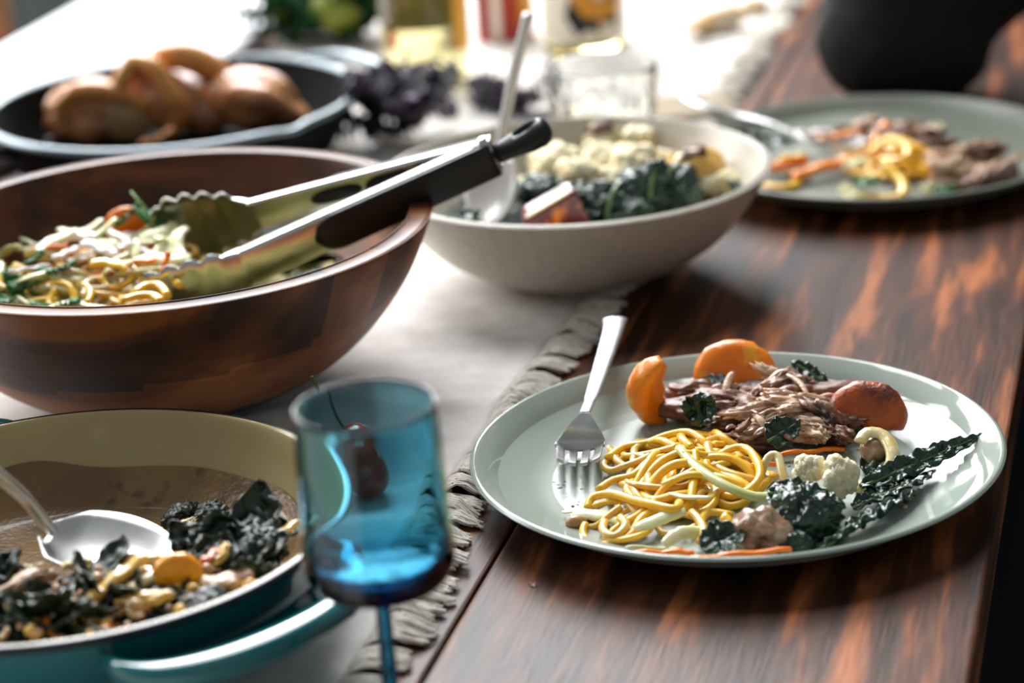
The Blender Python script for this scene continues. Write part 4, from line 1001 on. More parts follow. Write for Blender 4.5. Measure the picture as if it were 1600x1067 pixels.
# meat pile
random.seed(21)
mt = thing('shredded_meat', 'pile of shredded dark meat in the middle of the sage plate', 'meat', at(1195, 660, PZ))
mb = V(mt.location)
core = blob(.044, .022, .0115, 5, .6, 1.7, 4, stretch=(1.3, 1, 1)); bmm = core
obj('meat_piece', core, 'meat_dark', mt, loc=V((.002, .004, .007)), rot=(0, 0, rz(-.25)))
mp = [(1085, 612, .020, .030, .013, .010, -.35, 'meat_dark'), (1070, 630, .014, .024, .014, .011, -.3, 'meat_dark'), (1115, 640, .018, .030, .013, .011, -.5, 'meat_dark'), (1150, 665, .016, .030, .016, .013, -.5, 'meat_dark'),
      (1175, 692, .012, .024, .016, .011, .1, 'meat_dark'), (1205, 605, .026, .034, .009, .010, .75, 'meat'), (1225, 592, .028, .030, .008, .010, -.4, 'meat_pale'), (1190, 640, .025, .040, .010, .008, .2, 'meat_pale'),
      (1240, 622, .026, .034, .012, .009, .25, 'meat_pale'), (1270, 632, .024, .036, .012, .009, -.1, 'meat_pale'), (1215, 655, .022, .030, .010, .008, .3, 'meat'), (1180, 680, .016, .030, .014, .010, .35, 'meat'),
      (1290, 650, .023, .030, .014, .012, -1.0, 'meat_dark'), (1300, 678, .015, .030, .012, .012, -1.1, 'meat_dark'), (1265, 672, .018, .026, .012, .010, -.9, 'meat_pale'), (1310, 655, .018, .026, .010, .010, -.6, 'meat_dark'),
      (1245, 640, .027, .022, .008, .007, .5, 'meat_pale'), (1150, 625, .020, .024, .010, .008, .3, 'meat'), (1130, 612, .022, .020, .008, .008, .2, 'meat')]
for k, (x, y, z, L, w, h, a, m_) in enumerate(mp):
    obj('meat_piece', shred_bm(L, w, h, k*1.7, R_(-.2, .3), 4), m_, mt, loc=at(x, y, z*.86)-mb, rot=(R_(-.5, .5), R_(-.3, .3), rz(a)))
for k, (x, y, z, L, w, h, a, m_) in enumerate(((1240, 628, .025, .036, .018, .008, .15, 'meat_pale'), (1195, 655, .021, .030, .016, .008, .35, 'meat_pale'), (1213, 603, .027, .026, .012, .009, .7, 'meat'), (1175, 690, .012, .032, .018, .012, .1, 'meat_dark'), (1262, 660, .020, .030, .014, .009, -.5, 'meat_pale'), (1110, 628, .017, .034, .018, .011, -.3, 'meat_dark'))):
    obj('meat_piece', blob(L/2, w/2, h/2, 4, .35, 2.2, k*2.9, stretch=(.8, 1.6, 1.6)), m_, mt, loc=at(x, y, z*.9)-mb, rot=(R_(-.3, .3), R_(-.2, .2), rz(a)))
fib = [([(1130, 640), (1133, 612), (1140, 590), (1146, 582)], [.016, .024, .030, .032], .0022), ([(1165, 645), (1185, 648), (1205, 640), (1225, 645), (1238, 658)], [.024, .027, .028, .027, .024], .0014), ([(1172, 640), (1184, 646), (1186, 655)], [.028, .028, .024], .0008),
       ([(1230, 585), (1250, 598), (1262, 618)], [.034, .032, .028], .0018), ([(1170, 615), (1195, 600), (1215, 582), (1232, 578)], [.024, .029, .034, .035], .0018), ([(1270, 625), (1295, 616), (1315, 622)], [.026, .027, .024], .0014), ([(1280, 690), (1290, 670), (1300, 655)], [.012, .018, .022], .0016)]
for pxs, zs, r in fib:
    p = spline([at(x, y, z*.86)-mb for (x, y), z in zip(pxs, zs)], 5); obj('meat_fibre', tube(p, [r*(1-.5*abs(2*i/(len(p)-1)-1)**2) for i in range(len(p))], 8, flat=.6), 'meat_pale', mt)
for k in range(26):
    a = R_(-1, 1); x = 1190+a*100; y = 645+R_(-30, 40)*(1-abs(a)*.5)+a*12; L = R_(.008, .018)
    obj('meat_fibre', shred_bm(L, L*.22, L*.2, k*2.3, R_(-.6, .6), 2), ('meat', 'meat_pale', 'meat_dark')[k % 3], mt, loc=at(x, y, R_(.018, .024)*(1-.5*a*a))-mb, rot=(R_(-.6, .6), R_(-.7, .7), R_(0, 6)))
# kale on the plate
def kale(name, L, Wd, loc, rot, label, mat='kale', rib=True, **k):
    o = item(name, leaf_bm(L, Wd, **k), mat, loc, rot, label, 'kale'); solid(o, .0009)
    if rib: obj('rib', rib_bm(L, .0012, k.get('bend', 0), .0003), 'kale_rib', o)
    return o
def kale_run(p0, p1, Wd, label, roll=0, mat='kale', **k):
    L = (p1-p0).length; return kale('kale_leaf', L, Wd, p0, frame_rot(p0, p1, roll), label, mat, nx=int(L*1100), ny=18, **k)
kale_run(at(1345, 762, .012), at(1537, 679, .0155), .014, 'long narrow kale leaf reaching to the right side of the plate', .5, amp=.0010, fr=7, seed=3, blister=.0016, fold=.35, tip=.75)
kale_run(at(1335, 795, .009), at(1462, 735, .010), .020, 'broad kale leaf with pale edge crossing under the long narrow one', -.2, amp=.0016, fr=6, seed=13, blister=.0018, fold=-.25, tip=.9)
kale_run(at(1285, 858, .011), at(1440, 765, .010), .015, 'wrinkled kale leaf strip nearest the right part of the near rim', -.5, amp=.0012, fr=7, seed=8, blister=.0018, fold=-.45, tip=.8)
item('curled_kale', leaf_mass_bm(.0215, .0165, .0150, 3, 4), 'kale', at(1262, 812, .0125), (.25, .1, rz(-.25)), 'big curled clump of dark kale at the near right of the food', 'kale')
kale_run(at(1200, 770, .0215), at(1322, 792, .0185), .022, 'glossy kale leaf with light rib arching over the curled clump', .35, amp=.0014, fr=4, seed=5, blister=.0016, curl=45, tip=.7)
item('curled_kale', leaf_mass_bm(.0135, .0105, .0085, 9, 3), 'kale', at(1232, 843, .0095), (.2, 0, rz(.1)), 'lower lobe of dark kale touching the near rim', 'kale')
kale('kale_leaf', .024, .022, at(1098, 858, .0125), (.3, -.2, rz(.35)), 'small dark kale piece beside the carrot at the near rim', amp=.0012, fr=3, nx=36, ny=22, seed=25, blister=.0016, curl=70, rib=False)
kale('kale_leaf', .018, .020, at(1080, 660, .016), (.9, -.9, rz(.2)), 'crumpled kale leaf at the left end of the meat', amp=.0015, fr=3, nx=34, ny=24, seed=31, blister=.002, curl=90, rib=False)
kale('kale_leaf', .021, .017, at(1200, 690, .021), (.8, -.3, rz(.5)), 'folded kale leaf on the front of the meat', 'kale_dry', amp=.0015, fr=3, nx=34, ny=24, seed=37, blister=.0015, curl=70)
kale('kale_leaf', .028, .009, at(1238, 566, .026), (.5, .35, rz(-.72)), 'narrow kale piece sticking up behind the meat', amp=.0015, fr=5, nx=40, ny=12, seed=41, blister=.001, fold=.4)
kale('kale_leaf', .020, .010, at(1360, 622, .016), (.5, .2, rz(-.75)), 'dark kale edge behind the seared squash', amp=.0015, fr=5, nx=30, ny=10, seed=45, blister=.001, rib=False)
kale('kale_leaf', .024, .018, at(1345, 730, .009), (.2, -.1, rz(.1)), 'dark kale tuft under the pale onion ring', 'kale_dry', amp=.003, fr=4, nx=36, ny=20, seed=49, blister=.002, rib=False)
kale('kale_leaf', .018, .012, at(1095, 605, .020), (.2, -.1, rz(.6)), 'pale green leaf scrap between the two orange pieces', 'kale_dry', amp=.002, fr=4, nx=26, ny=12, seed=53, blister=.001, rib=False)
item('browned_onion', blob(.0135, .0115, .0120, 4, .3, 1.6, 9), 'onion_skin', at(1188, 832, .0135), (.2, .1, rz(-.4)), 'browned onion petal tucked under the curled kale leaf', 'onion')
item('roast_bean', blob(.0095, .0085, .0085, 4, .15, 1.4, 12), 'onion_skin', at(1372, 704, .013), (.2, .1, rz(.2)), 'glossy brown onion bulb inside the pale ring', 'onion')
# cauliflower maker
def floret(name, label, loc, s, seed, rot=(0, 0, 0), char=False, mat='cauli'):
    rnd = random.Random(seed); t = thing(name, label, 'cauliflower', loc, rot)
    bm = bmesh.new()
    for k in range(9):
        a = k*2.4; rr = s*.55*sqrt(k/9); blob(s*.42, s*.42, s*.36, 3, .25, 3.5, seed+k, bm, (rr*cos(a), rr*sin(a), s*(.45-.30*(rr/s)**2*2)+rnd.uniform(-.05, .05)*s))
    obj('curd', bm, mat, t)
    bm = bmesh.new(); blob(s*.30, s*.26, s*.45, 3, .15, 1.5, seed, bm, (0, 0, -s*.05))
    for k in range(4):
        a = k*1.6+seed; tube([(0, 0, -s*.3), (s*.25*cos(a), s*.25*sin(a), 0), (s*.42*cos(a), s*.42*sin(a), s*.25)], [s*.17, s*.14, s*.14], 8, bm)
    obj('stalk', bm, 'cauli_stalk', t)
    if char: obj('charred_spot', blob(s*.5, s*.42, s*.16, 3, .5, 2, seed, loc=(0, 0, s*.70)), 'char', t)
    return t
cf = floret('cauliflower_floret', 'pale cauliflower floret between meat and curled kale', at(1304, 746, .018), .0135, 3, (radians(70), .2, rz(.5)))
cf2 = floret('cauliflower_floret', 'smaller cauliflower piece above the curled kale leaf', at(1266, 738, .018), .0105, 8, (radians(50), -.4, rz(-.3)))
# crumbs and oil beads on the plate
random.seed(5); bm = bmesh.new()
for k in range(130):
    a = R_(0, 2*pi); r = .118*sqrt(R_(0, 1)); x, y = PC.x+r*cos(a), PC.y+r*sin(a); s = R_(.0004, .0011) if k > 12 else R_(.0012, .002)
    z = .0054+max(0, (r-.108))*.35
    blob(s*R_(.8, 1.5), s, s*.5, 1, .3, 2, k, bm, (x, y, z+s*.3))
o = tag(obj('crumbs', bm, 'crumb'), 'tiny pale crumbs scattered over the sage plate', 'crumbs'); o['kind'] = 'stuff'
bm = bmesh.new()
for k in range(420):
    u = R_(0, 1); x, y = (at(860+R_(-60, 60), 720+R_(-55, 90), .0054))[:2] if u < .7 else at(1480+R_(-50, 50), 690+R_(-60, 60), .0054)[:2]
    r = sqrt((x-PC.x)**2+(y-PC.y)**2)
    if r > .116: continue
    s = R_(.0003, .0012)*R_(.4, 1.1); z = .0053+max(0, (r-.107))*.30; blob(s*R_(.8, 1.8), s*R_(.8, 1.8), s*.25, 1, .3, 2, k, bm, (x, y, z))
o = tag(obj('oil_beads', bm, 'clear_glass'), 'clear beads of oil smeared on the sage plate', 'oil'); o['kind'] = 'stuff'
item('bread_fleck', blob(.0022, .0020, .0014, 2, .5, 2, 3), 'crumb', at(1432, 657, .0075), (0, 0, 0), 'largest pale crumb alone on the right of the sage plate', 'crumb')
item('oil_droplet', blob(.0018, .0014, .0009, 2, .2, 2, 3), 'clear_glass', at(832, 912, .0006), (0, 0, 0), 'single shiny droplet on the bare wood below the sage plate', 'droplet')
item('rice_grain', blob(.0030, .0014, .0010, 2, .2, 2, 5), 'potato', at(689, 629, .0035), (0, 0, rz(0)), 'lone yellow grain on the runner beside the blue glass rim', 'grain')
# ================================================================== FOOD IN THE CREAM BOWL
random.seed(31)
def bz(d=0): return .032+d
bed = obj('greens_bed', bed_bm(.092, .036, .020, .071, .006, 60, 6), 'bed', None, WB); tag(bed, 'bed of dark wilted kale filling the cream bowl', 'kale'); bed['kind'] = 'stuff'
fl = [(868, 268, .050, .021, 1, 'pale yellow cauliflower floret furthest left, behind the tongs ring', 0), (945, 222, .058, .018, 2, 'cauliflower floret with a dark charred top, highest in the bowl', 1), (1000, 228, .058, .017, 3, 'cut pale cauliflower piece at the back of the pile', 0),
      (935, 258, .062, .017, 4, 'white cauliflower floret just below the charred one', 0), (905, 285, .058, .018, 5, 'white cauliflower floret in front at the left of the pile', 0), (990, 268, .060, .020, 6, 'broad white cauliflower floret in the middle of the pile', 0), (960, 290, .056, .014, 7, 'small cauliflower floret resting on the curled kale', 0),
      (940, 318, .048, .012, 8, 'little cauliflower bit low between the kale leaves', 0), (1130, 300, .046, .018, 9, 'cauliflower floret at the right with green flecks', 0), (1030, 262, .054, .014, 11, 'small cauliflower piece left of the roast potato', 0), (815, 300, .046, .012, 12, 'cauliflower bit beside the ceramic spoon', 0)]
for x, y, z, s, sd_, lab, chh in fl:
    floret('cauliflower_floret', lab, at(x, y, z-.006), s*1.08, sd_, (radians(R_(-20, 35)), R_(-.4, .4), R_(0, 6)), char=bool(chh))
t = thing('roast_potato', 'round roast potato with a dark char spot at the bowl right', 'potato', at(1088, 272, .050)); t.rotation_euler = (0, 0, rz(0))
obj('flesh', blob(.021, .018, .019, 4, .12, 1.3, 5), 'potato', t); obj('charred_spot', blob(.0095, .007, .005, 3, .5, 2, 3, loc=(-.002, -.007, .0145), rot=(.5, 0, 0)), 'char', t)
t = thing('squash_chunk', 'wedge of dark red roast squash at the front of the bowl', 'squash', at(862, 334, .054)); t.rotation_euler = (.1, -.22, rz(.05)); t.scale = (1.25, 1.1, 1.2)
bm = bmesh.new(); pr_ = [(-.017, -.012), (.017, -.012), (.017, .012), (-.017, .012)]
vs = [bm.verts.new(p) for p in ((-.017, -.008, -.012), (.018, -.008, -.014), (.018, .010, -.012), (-.017, .010, -.012), (-.014, -.006, .004), (.015, -.008, .012), (.013, .008, .013), (-.014, .008, .006))]
for f in ((0, 3, 2, 1), (4, 5, 6, 7), (0, 1, 5, 4), (2, 3, 7, 6), (0, 4, 7, 3), (1, 2, 6, 5)): bm.faces.new([vs[i] for i in f])
bevel(bm, .003, 3); obj('flesh', bm, 'squash_rind', t)
bm = bmesh.new(); box(bm, -.0125, .0125, -.0070, .005, .0, .0010); bevel(bm, .001); o = obj('pale_edge', bm, 'cauli_stalk', t, loc=(0, 0, .0074), rot=(0, -.27, 0))
for k, (x, y, z, rx, ry, rz_, lab, ribs) in enumerate(((1012, 305, .052, .021, .017, .022, 'largest curled kale clump at the front of the cream bowl', 1), (1055, 302, .052, .019, .016, .021, 'glossy kale clump right of the largest one', 1), (955, 325, .047, .017, .014, .016, 'kale clump left of the largest one', 1), (912, 318, .046, .015, .012, .013, 'rolled kale behind the red squash wedge', 0),
        (850, 300, .044, .022, .016, .014, 'flat dark kale clump right of the ceramic spoon', 0), (985, 338, .044, .015, .012, .012, 'low kale clump touching the near rim of the cream bowl', 0), (885, 350, .040, .014, .010, .010, 'kale bit between the red squash and the near rim', 0))):
    o = item('curled_kale', leaf_mass_bm(rx, ry, rz_, k*7+1), 'kale', at(x, y, z), (0, 0, rz(R_(-.4, .4))), lab, 'kale')
    if ribs: obj('rib', tube(spline([(-.3*rx, -ry*1.02, -rz_*.7), (-.35*rx, -ry*1.02, 0), (-.1*rx, -ry*.8, rz_*.75), (.3*rx, -ry*.2, rz_*1.02)], 5), .0013, 8), 'kale_rib', o)
for k, (p0, p1, w, lab) in enumerate(((at(870, 300, .056), at(930, 292, .060), .016, 'light edged kale leaf above the red squash wedge'), (at(1095, 340, .046), at(1125, 322, .048), .014, 'green kale scrap on the white floret at the right'), (at(722, 342, .054), at(750, 330, .052), .014, 'green kale tip left of the ceramic spoon'), (at(1140, 292, .052), at(1158, 286, .052), .010, 'tiny kale fleck on the right wall of the bowl'))):
    L = (p1-p0).length; o = item('kale_leaf', leaf_bm(L, w, .0015, 3, 40, 20, k*3.7, .0015, curl=40), 'kale', p0, frame_rot(p0, p1, .3), lab, 'kale'); solid(o, .0009)
# ================================================================== SALAD IN THE WOODEN BOWL
random.seed(41)
sb = obj('salad_bed', bed_bm(.116, .047, .020, .08, .006, 60, 2), 'salad_bed', None, OB); tag(sb, 'pale noodle and cabbage salad filling the wooden bowl', 'salad'); sb['kind'] = 'stuff'
def inb(x, y, m=.128):
    d = sqrt((x-OB.x)**2+(y-OB.y)**2); return d < m
def bowl_pt(xr, yr, z):
    for _ in range(30):
        p = at(R_(*xr), R_(*yr), z)
        if inb(p.x, p.y): return p
    return V((OB.x, OB.y, z))
heap = at(140, 430, .06)
def sal_z(p): return .054+.018*max(0, 1-((p.x-heap.x)**2+(p.y-heap.y)**2)/.006)
for k in range(46):
    p = bowl_pt((-40, 300), (380, 490), .062); pts = noodle_path(V((p.x, p.y, 0)), .022, sal_z(p)-.004, .006, R_(.04, .08), 300+k, kmax=90)
    noodle(pts, R_(.0018, .0024), ('noodle', 'noodle_pale', 'noodle_white')[k % 3], ('yellow noodle in the wooden bowl salad', 'tan noodle in the wooden bowl salad', 'pale noodle in the wooden bowl salad')[k % 3], ('yellow noodles in the wooden bowl', 'tan noodles in the wooden bowl', 'pale noodles in the wooden bowl')[k % 3])
for pxs, z in (([(222, 452), (240, 436), (262, 432), (282, 446)], .069), ([(208, 458), (228, 446), (250, 446), (262, 462)], .070), ([(190, 470), (215, 462), (240, 462), (252, 470)], .070), ([(218, 440), (234, 425), (255, 424), (272, 432)], .067)):
    noodle([at(x, y, z) for x, y in pxs], .0026, 'noodle', 'bright yellow noodle curl at the tip of the tongs', 'noodle curls at the tongs')
sal = [('cabbage_shred', 'cabbage', 34, .026, .015, 'white cabbage shred in the wooden bowl salad', 'cabbage'), ('radish_strip', 'radish', 9, .024, .007, 'white radish strip with pink ends in the salad', 'radish')]
for nm_, mt_, n, L, w, lab, cat in sal:
    for k in range(n):
        p = bowl_pt((0, 270), (370, 480), .064); l = L*R_(.7, 1.2); p.z = sal_z(p)+R_(.002, .008)
        bm = ribbon_bm(l*1.2, w*.7, k, .7, .3) if cat == 'cabbage' else strip_bm(l, w, .003, R_(-.3, .3), k)
        o = item(nm_, bm, mt_, p, (R_(-.5, .5), R_(-.3, .3), R_(0, 6.28)), lab, cat, cat+' pieces in the wooden bowl')
for x, y, z, L, a, lab in ((75, 388, .078, .024, .02, 'thick carrot stick at the back left of the salad'), (200, 412, .074, .034, -.05, 'longest carrot stick in the middle of the salad'), (259, 410, .075, .013, 1.0, 'short carrot end between the tong heads'), (135, 395, .074, .028, -.2, 'carrot stick left of the longest one'), (60, 420, .070, .02, .5, 'small carrot stick behind the cilantro'), (150, 428, .070, .026, .1, 'pale carrot stick under the longest one'), (235, 385, .070, .02, -1.2, 'upright carrot sliver left of the rear tong head')):
    item('carrot_stick', strip_bm(L, .0042, .0036, .08, x), 'carrot', at(x, y, z), (R_(-.3, .3), -.9 if L < .014 else R_(-.15, .15), rz(a)), lab, 'carrot')
for x, y, z, L, a, lab in ((155, 388, .082, .030, -.75, 'large white radish strip on top of the salad'), (130, 370, .080, .02, .1, 'short radish strip behind the large one')):
    item('radish_strip', strip_bm(L, .008, .004, .08, x), 'radish', at(x, y, z), (.2, .1, rz(a)), lab, 'radish')
item('yellow_pepper_strip', strip_bm(.024, .007, .003, .4, 4), 'noodle', at(170, 415, .078), (.3, .1, rz(-.4)), 'broad yellow strip in the middle of the salad', 'pepper')
item('orange_slice', blob(.0155, .006, .0135, 4, .06, 1.5, 3), 'carrot', at(202, 352, .074), (.25, 0, rz(.1)), 'round orange slice standing at the back of the salad', 'vegetable')
def cilantro(loc, s, rot, label, seed, stem=None):
    rnd = random.Random(seed); o = None; bm = bmesh.new()
    for lobe in range(3):
        a0 = (-.9, 0, .9)[lobe]; c = bm.verts.new((0, 0, 0)); ring = []; n = 22
        for i in range(n+1):
            a = a0-.62+1.24*i/n; rr = s*(.62+.25*cos((a-a0)*2.2))*(1+.16*sin(i*2.6+seed)); ring.append(bm.verts.new((rr*cos(a), rr*sin(a), s*.12*sin(i*1.1+seed)+s*.15*rr/s)))
        mid = [bm.verts.new((v.co.x*.5, v.co.y*.5, v.co.z*.3)) for v in ring]
        for i in range(n):
            bm.faces.new((c, mid[i], mid[i+1])); bm.faces.new((mid[i], ring[i], ring[i+1], mid[i+1]))
    o = item('cilantro_leaf', bm, 'cilantro', loc, rot, label, 'herb'); solid(o, .0005)
    obj('stem', tube([(0, 0, 0), (-s*.8, 0, -s*.2), (-s*1.5, s*.2, -s*.3)] if stem is None else stem, .0007, 6), 'green_stem', o); return o
for k, (x, y, z, s, lab) in enumerate(((92, 418, .076, .015, 'darkest cilantro leaf at the left centre of the salad'), (45, 442, .070, .014, 'cilantro leaf against the left part of the wooden bowl'), (10, 450, .066, .014, 'cilantro leaf at the very left edge of the photo'), (52, 402, .076, .009, 'small cilantro leaf behind the darkest one'),
        (202, 334, .082, .014, 'cilantro leaf on top of the orange slice'), (232, 352, .078, .015, 'cilantro leaf right of the orange slice'), (100, 475, .068, .011, 'cilantro leaf at the near rim of the wooden bowl'), (60, 478, .066, .009, 'cilantro frond near the left of the near rim'), (165, 402, .076, .006, 'tiny cilantro bit on the longest carrot'), (98, 372, .076, .009, 'green leaf tip behind the white strips'), (20, 465, .066, .013, 'dark cilantro low beside the left rim'))):
    cilantro(at(x, y, z), s, (R_(-.2, .9), R_(-.5, .3), R_(0, 6)), lab, k)
o = cilantro(at(246, 366, .074), .011, (.9, -.3, rz(.3)), 'cilantro sprig with an upright stem behind the tongs', 33, [(0, 0, 0), (.001, .014, .004), (-.003, .030, .006)])
for k, (x, y, z) in enumerate(((480, 372, .052), (520, 410, .050), (500, 425, .048), (440, 400, .050), (530, 398, .050), (420, 425, .05), (545, 385, .052))):
    o = item('salad_leaf', leaf_bm(.030, .022, .002, 2, 30, 16, k*2.7, .001, curl=40), 'kale', at(x, y, z), (R_(-.3, .5), R_(-.3, .2), R_(0, 6)), 'dark green salad leaf under the tong grips', 'leaf', 'dark leaves under the tongs'); solid(o, .0007)
# ================================================================== GREENS IN THE TEAL PAN
random.seed(51)
def inpan(p, m=.118): return sqrt((p.x-TB.x)**2+(p.y-TB.y)**2) < m
bed = obj('greens_bed', bed_bm(.1, .026, .0075, .085, .006, 60, 3), 'bed', None, TB+V((0, 0, 0)))
for v in bed.data.vertices:
    f_ = v.co.x*-sin(TH)+v.co.y*cos(TH)          # depth away from the viewer: only the near part is heaped
    if f_ > -.012: v.co.z = min(v.co.z, .0068-.0*f_)
    elif f_ > -.03: v.co.z = .0068+(v.co.z-.0068)*(-f_-.012)/.018
tag(bed, 'dark wilted greens bed in the near half of the teal pan', 'greens'); bed['kind'] = 'stuff'
def pan_pt(xr, yr, z, m=.116):
    for _ in range(40):
        p = at(R_(*xr), R_(*yr), z)
        if inpan(p, m): return p
    return V((TB.x, TB.y-.05, z))
protos = [leaf_bm(R_(.024, .036), R_(.020, .030), .0012, 1.6, 34, 22, k*4.1, .0016, curl=R_(30, 80), bend=R_(.5, 1.6), tip=.7) for k in range(6)]
pl_ = []
for k in range(64):
    zz = R_(.030, .039); p = pan_pt((-60, 470), (930, 1000), zz, .092) if k % 3 else pan_pt((335, 470), (862, 910), zz-.003, .099)
    rot = (R_(-.5, .5), R_(-.3, .4), R_(0, 6.28)); lab = 'glossy dark wilted leaf in the teal pan'
    if k < 6: o = item('wilted_leaf', protos[k], 'spinach' if k % 2 else 'kale_dry', p, rot, lab, 'leaf', 'wilted leaves in the teal pan'); solid(o, .0009); pl_.append(o)
    else: dup(pl_[k % 6], p, rot, R_(.7, 1.3))
big = [(408, 845, .040, .030, .026, 'biggest rounded dark leaf by the right wall of the teal pan'), (330, 945, .042, .028, .018, 'smooth dark leaf by the handle side rim'), (285, 800, .020, .026, .016, 'wilted leaf tuft on the bare pan floor'), (330, 805, .021, .024, .018, 'second wilted tuft on the pan floor, near the right'), (268, 812, .018, .012, .010, 'tiny leaf shred furthest back on the pan floor'), (385, 805, .026, .020, .014, 'wilted leaf against the right wall of the teal pan'), (328, 872, .040, .026, .018, 'dark leaf draped on the end of the serving spoon')]
for k, (x, y, z, L, w, lab) in enumerate(big):
    o = item('wilted_leaf', leaf_mass_bm(L*.45, w*.45, w*.36, k*5+2, 3), 'kale_dry' if k in (0, 1) else 'spinach', at(x, y, z), (0, 0, rz(R_(-.3, .3))), lab, 'leaf')
item('leaf_roll', leaf_mass_bm(.0155, .012, .0125, 6, 3), 'kale_dry', at(405, 862, .036), (0, 0, rz(.3)), 'plump rolled dark leaf by the blue glass', 'leaf')
strips = [(40, 908, .044, .030, .010, .6, 'meat_pale', 'long pale orange strip at the left of the greens'), (182, 905, .044, .034, .009, .75, 'noodle_pale', 'long diagonal tan strip in the middle of the greens'), (215, 875, .043, .026, .007, -.35, 'noodle_white', 'cream strip just in front of the spoon'), (240, 900, .043, .026, .008, .6, 'noodle_white', 'cream curved strip left of the yellow wedge'),
          (222, 938, .042, .026, .009, -.3, 'noodle_pale', 'arched tan strip near the handle side rim'), (330, 868, .043, .018, .006, 1.3, 'squash_brown', 'upright reddish strip right of the spoon end'), (342, 870, .042, .014, .006, .9, 'noodle_pale', 'golden strip beside the upright reddish one'), (355, 905, .042, .022, .012, .6, 'meat_pale', 'pink grey piece right of the yellow wedge'),
          (390, 918, .040, .012, .009, .1, 'noodle_pale', 'small orange cube at the rim right of the greens'), (440, 830, .040, .024, .007, .9, 'noodle_pale', 'pale leaf stem leaning on the right wall'), (290, 818, .022, .010, .007, .3, 'noodle_white', 'cream chip on the pan floor behind the spoon'), (120, 880, .043, .014, .007, .3, 'noodle_white', 'cream bit at the left side of the spoon'), (110, 945, .041, .022, .008, .2, 'noodle_pale', 'tan strip low at the left front'), (165, 960, .038, .018, .007, .5, 'meat_pale', 'pale strip by the near rim')]
for k, (x, y, z, L, w, a, mm_, lab) in enumerate(strips):
    item('onion_strip', shred_bm(L, w, w*.6, k*1.9, R_(-.3, .5), 4) if k % 2 == 0 else strip_bm(L, w, w*.5, R_(-.4, .4), k), mm_, at(x, y, z+.003), (R_(-.3, .3), R_(-.3, .2), rz(a)), lab, 'vegetable')
item('squash_wedge', crescent_bm(.007, .0088, .1, pi-.1, .6, 6), 'squash_yellow', at(278, 918, .040), (radians(62), .2, rz(.15)), 'bright yellow orange wedge in the middle of the greens', 'squash')
g0 = []
for k in range(170):
    z = R_(.037, .045); p = pan_pt((-50, 470), (885, 1000), z); s = R_(.0012, .0030)
    mm_ = ('bean', 'noodle_pale', 'carrot', 'meat_pale', 'noodle_white')[k % 5]
    if k < 5: o = item('grain', blob(s*1.3, s, s*.9, 2, .2, 2, k), mm_, p, (0, 0, R_(0, 6)), 'toasted grain mixed through the greens in the teal pan', 'grain', 'toasted grains in the teal pan'); g0.append(o)
    else: dup(g0[k % 5], p, (0, R_(-1, 1), R_(0, 6)), R_(.7, 1.5))
# ================================================================== FOOD AND FORK ON THE FAR PLATE
random.seed(61)
fork('fork', 'steel fork resting on the far plate with its handle towards the bowl', [at(1072, 150, .050), at(1100, 166, .046), at(1150, 178, .040), at(1205, 192, .036), at(1240, 208, .031)], .0125, .024,
     [at(1240, 208, .031), at(1262, 222, .026), at(1300, 232, .019), at(1330, 228, .0155), at(1352, 218, .0165)])
FPc = at(1380, 265, PZ)
for k in range(16):
    pts = noodle_path(at(1395, 262, PZ), .030, PZ, .018, R_(.06, .12), 400+k, ar=(1.2, 1.0)); noodle(pts, R_(.0024, .0028), 'noodle', 'yellow noodle in the heap on the grey green plate', 'noodles on the far plate', .7)
for pxs, zs, lab in (([(1360, 240), (1385, 218), (1410, 222), (1420, 240), (1400, 250), (1378, 248)], [.02, .028, .028, .024, .022, .020], 'thick noodle loop on top of the far noodle heap'), ([(1195, 290), (1230, 292), (1245, 285), (1240, 270), (1228, 270)], [.008]*5, 'single noodle hook at the left of the far plate'), ([(1340, 305), (1400, 308), (1412, 290), (1395, 268), (1375, 262)], [.008, .008, .012, .018, .02], 'noodle reaching the near rim of the far plate')):
    noodle([at(x, y, z) for (x, y), z in zip(pxs, zs)], .0036, 'noodle', lab, None, .6)
for x, y, z, L, a, lab in ((1225, 258, .014, .036, .2, 'thick carrot piece at the left of the far plate'), (1290, 262, .014, .052, .35, 'long carrot stick in front of the far fork tines'), (1312, 215, .012, .034, -.1, 'carrot stick behind the far fork'), (1375, 210, .022, .026, .9, 'upright carrot piece behind the thick noodle loop')):
    item('carrot_piece', strip_bm(L, .009, .007, .15, x), 'squash', at(x, y, z), (.2, -.1 if a < .8 else -.5, rz(a)), lab, 'carrot')
item('noodle_scrap', strip_bm(.02, .006, .004, .2, 3), 'noodle', at(1238, 246, .020), (0, 0, rz(.2)), 'yellow scrap on the thick carrot piece', 'noodle')
item('carrot_end', strip_bm(.028, .009, .005, .05, 5), 'radish', at(1268, 208, .020), (0, 0, rz(0)), 'pale pink strip beside the far fork neck', 'radish')
far = thing('shredded_meat', 'tan shredded meat at the right side of the far plate', 'meat', at(1505, 268, PZ)); fb = V(far.location)
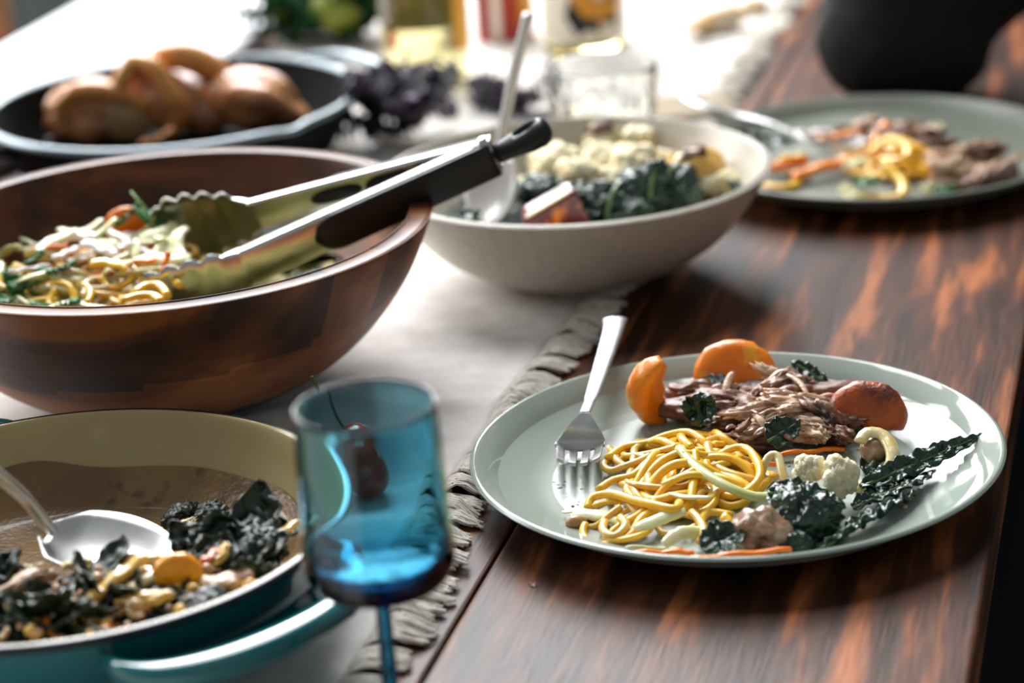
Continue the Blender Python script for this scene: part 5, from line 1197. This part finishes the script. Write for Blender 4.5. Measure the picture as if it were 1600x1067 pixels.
for k, (x, y, z, L, w, h, a, mm_) in enumerate(((1500, 240, .022, .046, .010, .012, .3, 'meat_pale'), (1540, 236, .022, .030, .016, .012, .0, 'meat'), (1505, 265, .014, .048, .022, .013, .3, 'meat_pale'), (1545, 272, .012, .045, .020, .012, .35, 'meat'), (1478, 262, .018, .034, .008, .009, .8, 'meat_pale'), (1480, 290, .010, .028, .014, .008, .1, 'meat'), (1520, 285, .010, .032, .014, .010, .4, 'meat'))):
    obj('meat_piece', shred_bm(L, w, h, k*2.7, .2, 4), mm_, far, loc=at(x, y, z)-fb, rot=(R_(-.3, .3), R_(-.2, .2), rz(a)))
far = thing('dark_meat', 'dark brown meat behind the noodles on the far plate', 'meat', at(1425, 215, PZ)); fb = V(far.location)
for k, (x, y, z, L, w, h, a, mm_) in enumerate(((1420, 220, .018, .050, .026, .020, -.3, 'meat_dark'), (1450, 235, .014, .040, .022, .016, -.6, 'meat_dark'), (1400, 205, .018, .030, .014, .012, .1, 'meat'), (1335, 208, .012, .030, .016, .012, .2, 'meat_dark'), (1442, 208, .022, .026, .012, .010, -.3, 'meat_pale'), (1355, 196, .014, .022, .012, .010, .4, 'meat_pale'))):
    obj('meat_piece', shred_bm(L, w, h, k*3.1, .2, 4), mm_, far, loc=at(x, y, z)-fb, rot=(R_(-.3, .3), R_(-.2, .2), rz(a)))
for k, (x, y, z, L, w, mm_, lab) in enumerate(((1212, 238, .016, .036, .028, 'kale', 'dark kale leaf under the handle of the far fork'), (1352, 288, .016, .020, .016, 'cilantro', 'bright green leaf at the near side of the far noodles'), (1168, 222, .014, .03, .02, 'kale', 'kale leaf half hidden by the cream bowl'), (1322, 300, .010, .012, .009, 'cabbage', 'white cabbage scrap near the far plate rim'), (1475, 300, .011, .016, .011, 'cilantro', 'green scrap at the near right of the far plate'), (1450, 296, .010, .010, .010, 'cabbage', 'white scrap left of the green one on the far plate'), (1330, 310, .010, .014, .010, 'cabbage', 'shiny white shred nearest the far plate rim'), (1455, 205, .02, .018, .010, 'cabbage', 'white shred on the dark meat'), (1335, 262, .018, .02, .012, 'cabbage', 'pale cabbage piece left of the far noodle heap'))):
    o = item('leaf_scrap' if mm_ != 'kale' else 'kale_leaf', leaf_bm(L, w, .004, 3, 26, 14, k*3.3, .0016, curl=40), mm_, at(x, y, z)-V((L*.4, 0, 0)), (R_(-.2, .6), R_(-.3, .1), rz(R_(-.3, .3))), lab, 'leaf'); solid(o, .0008)
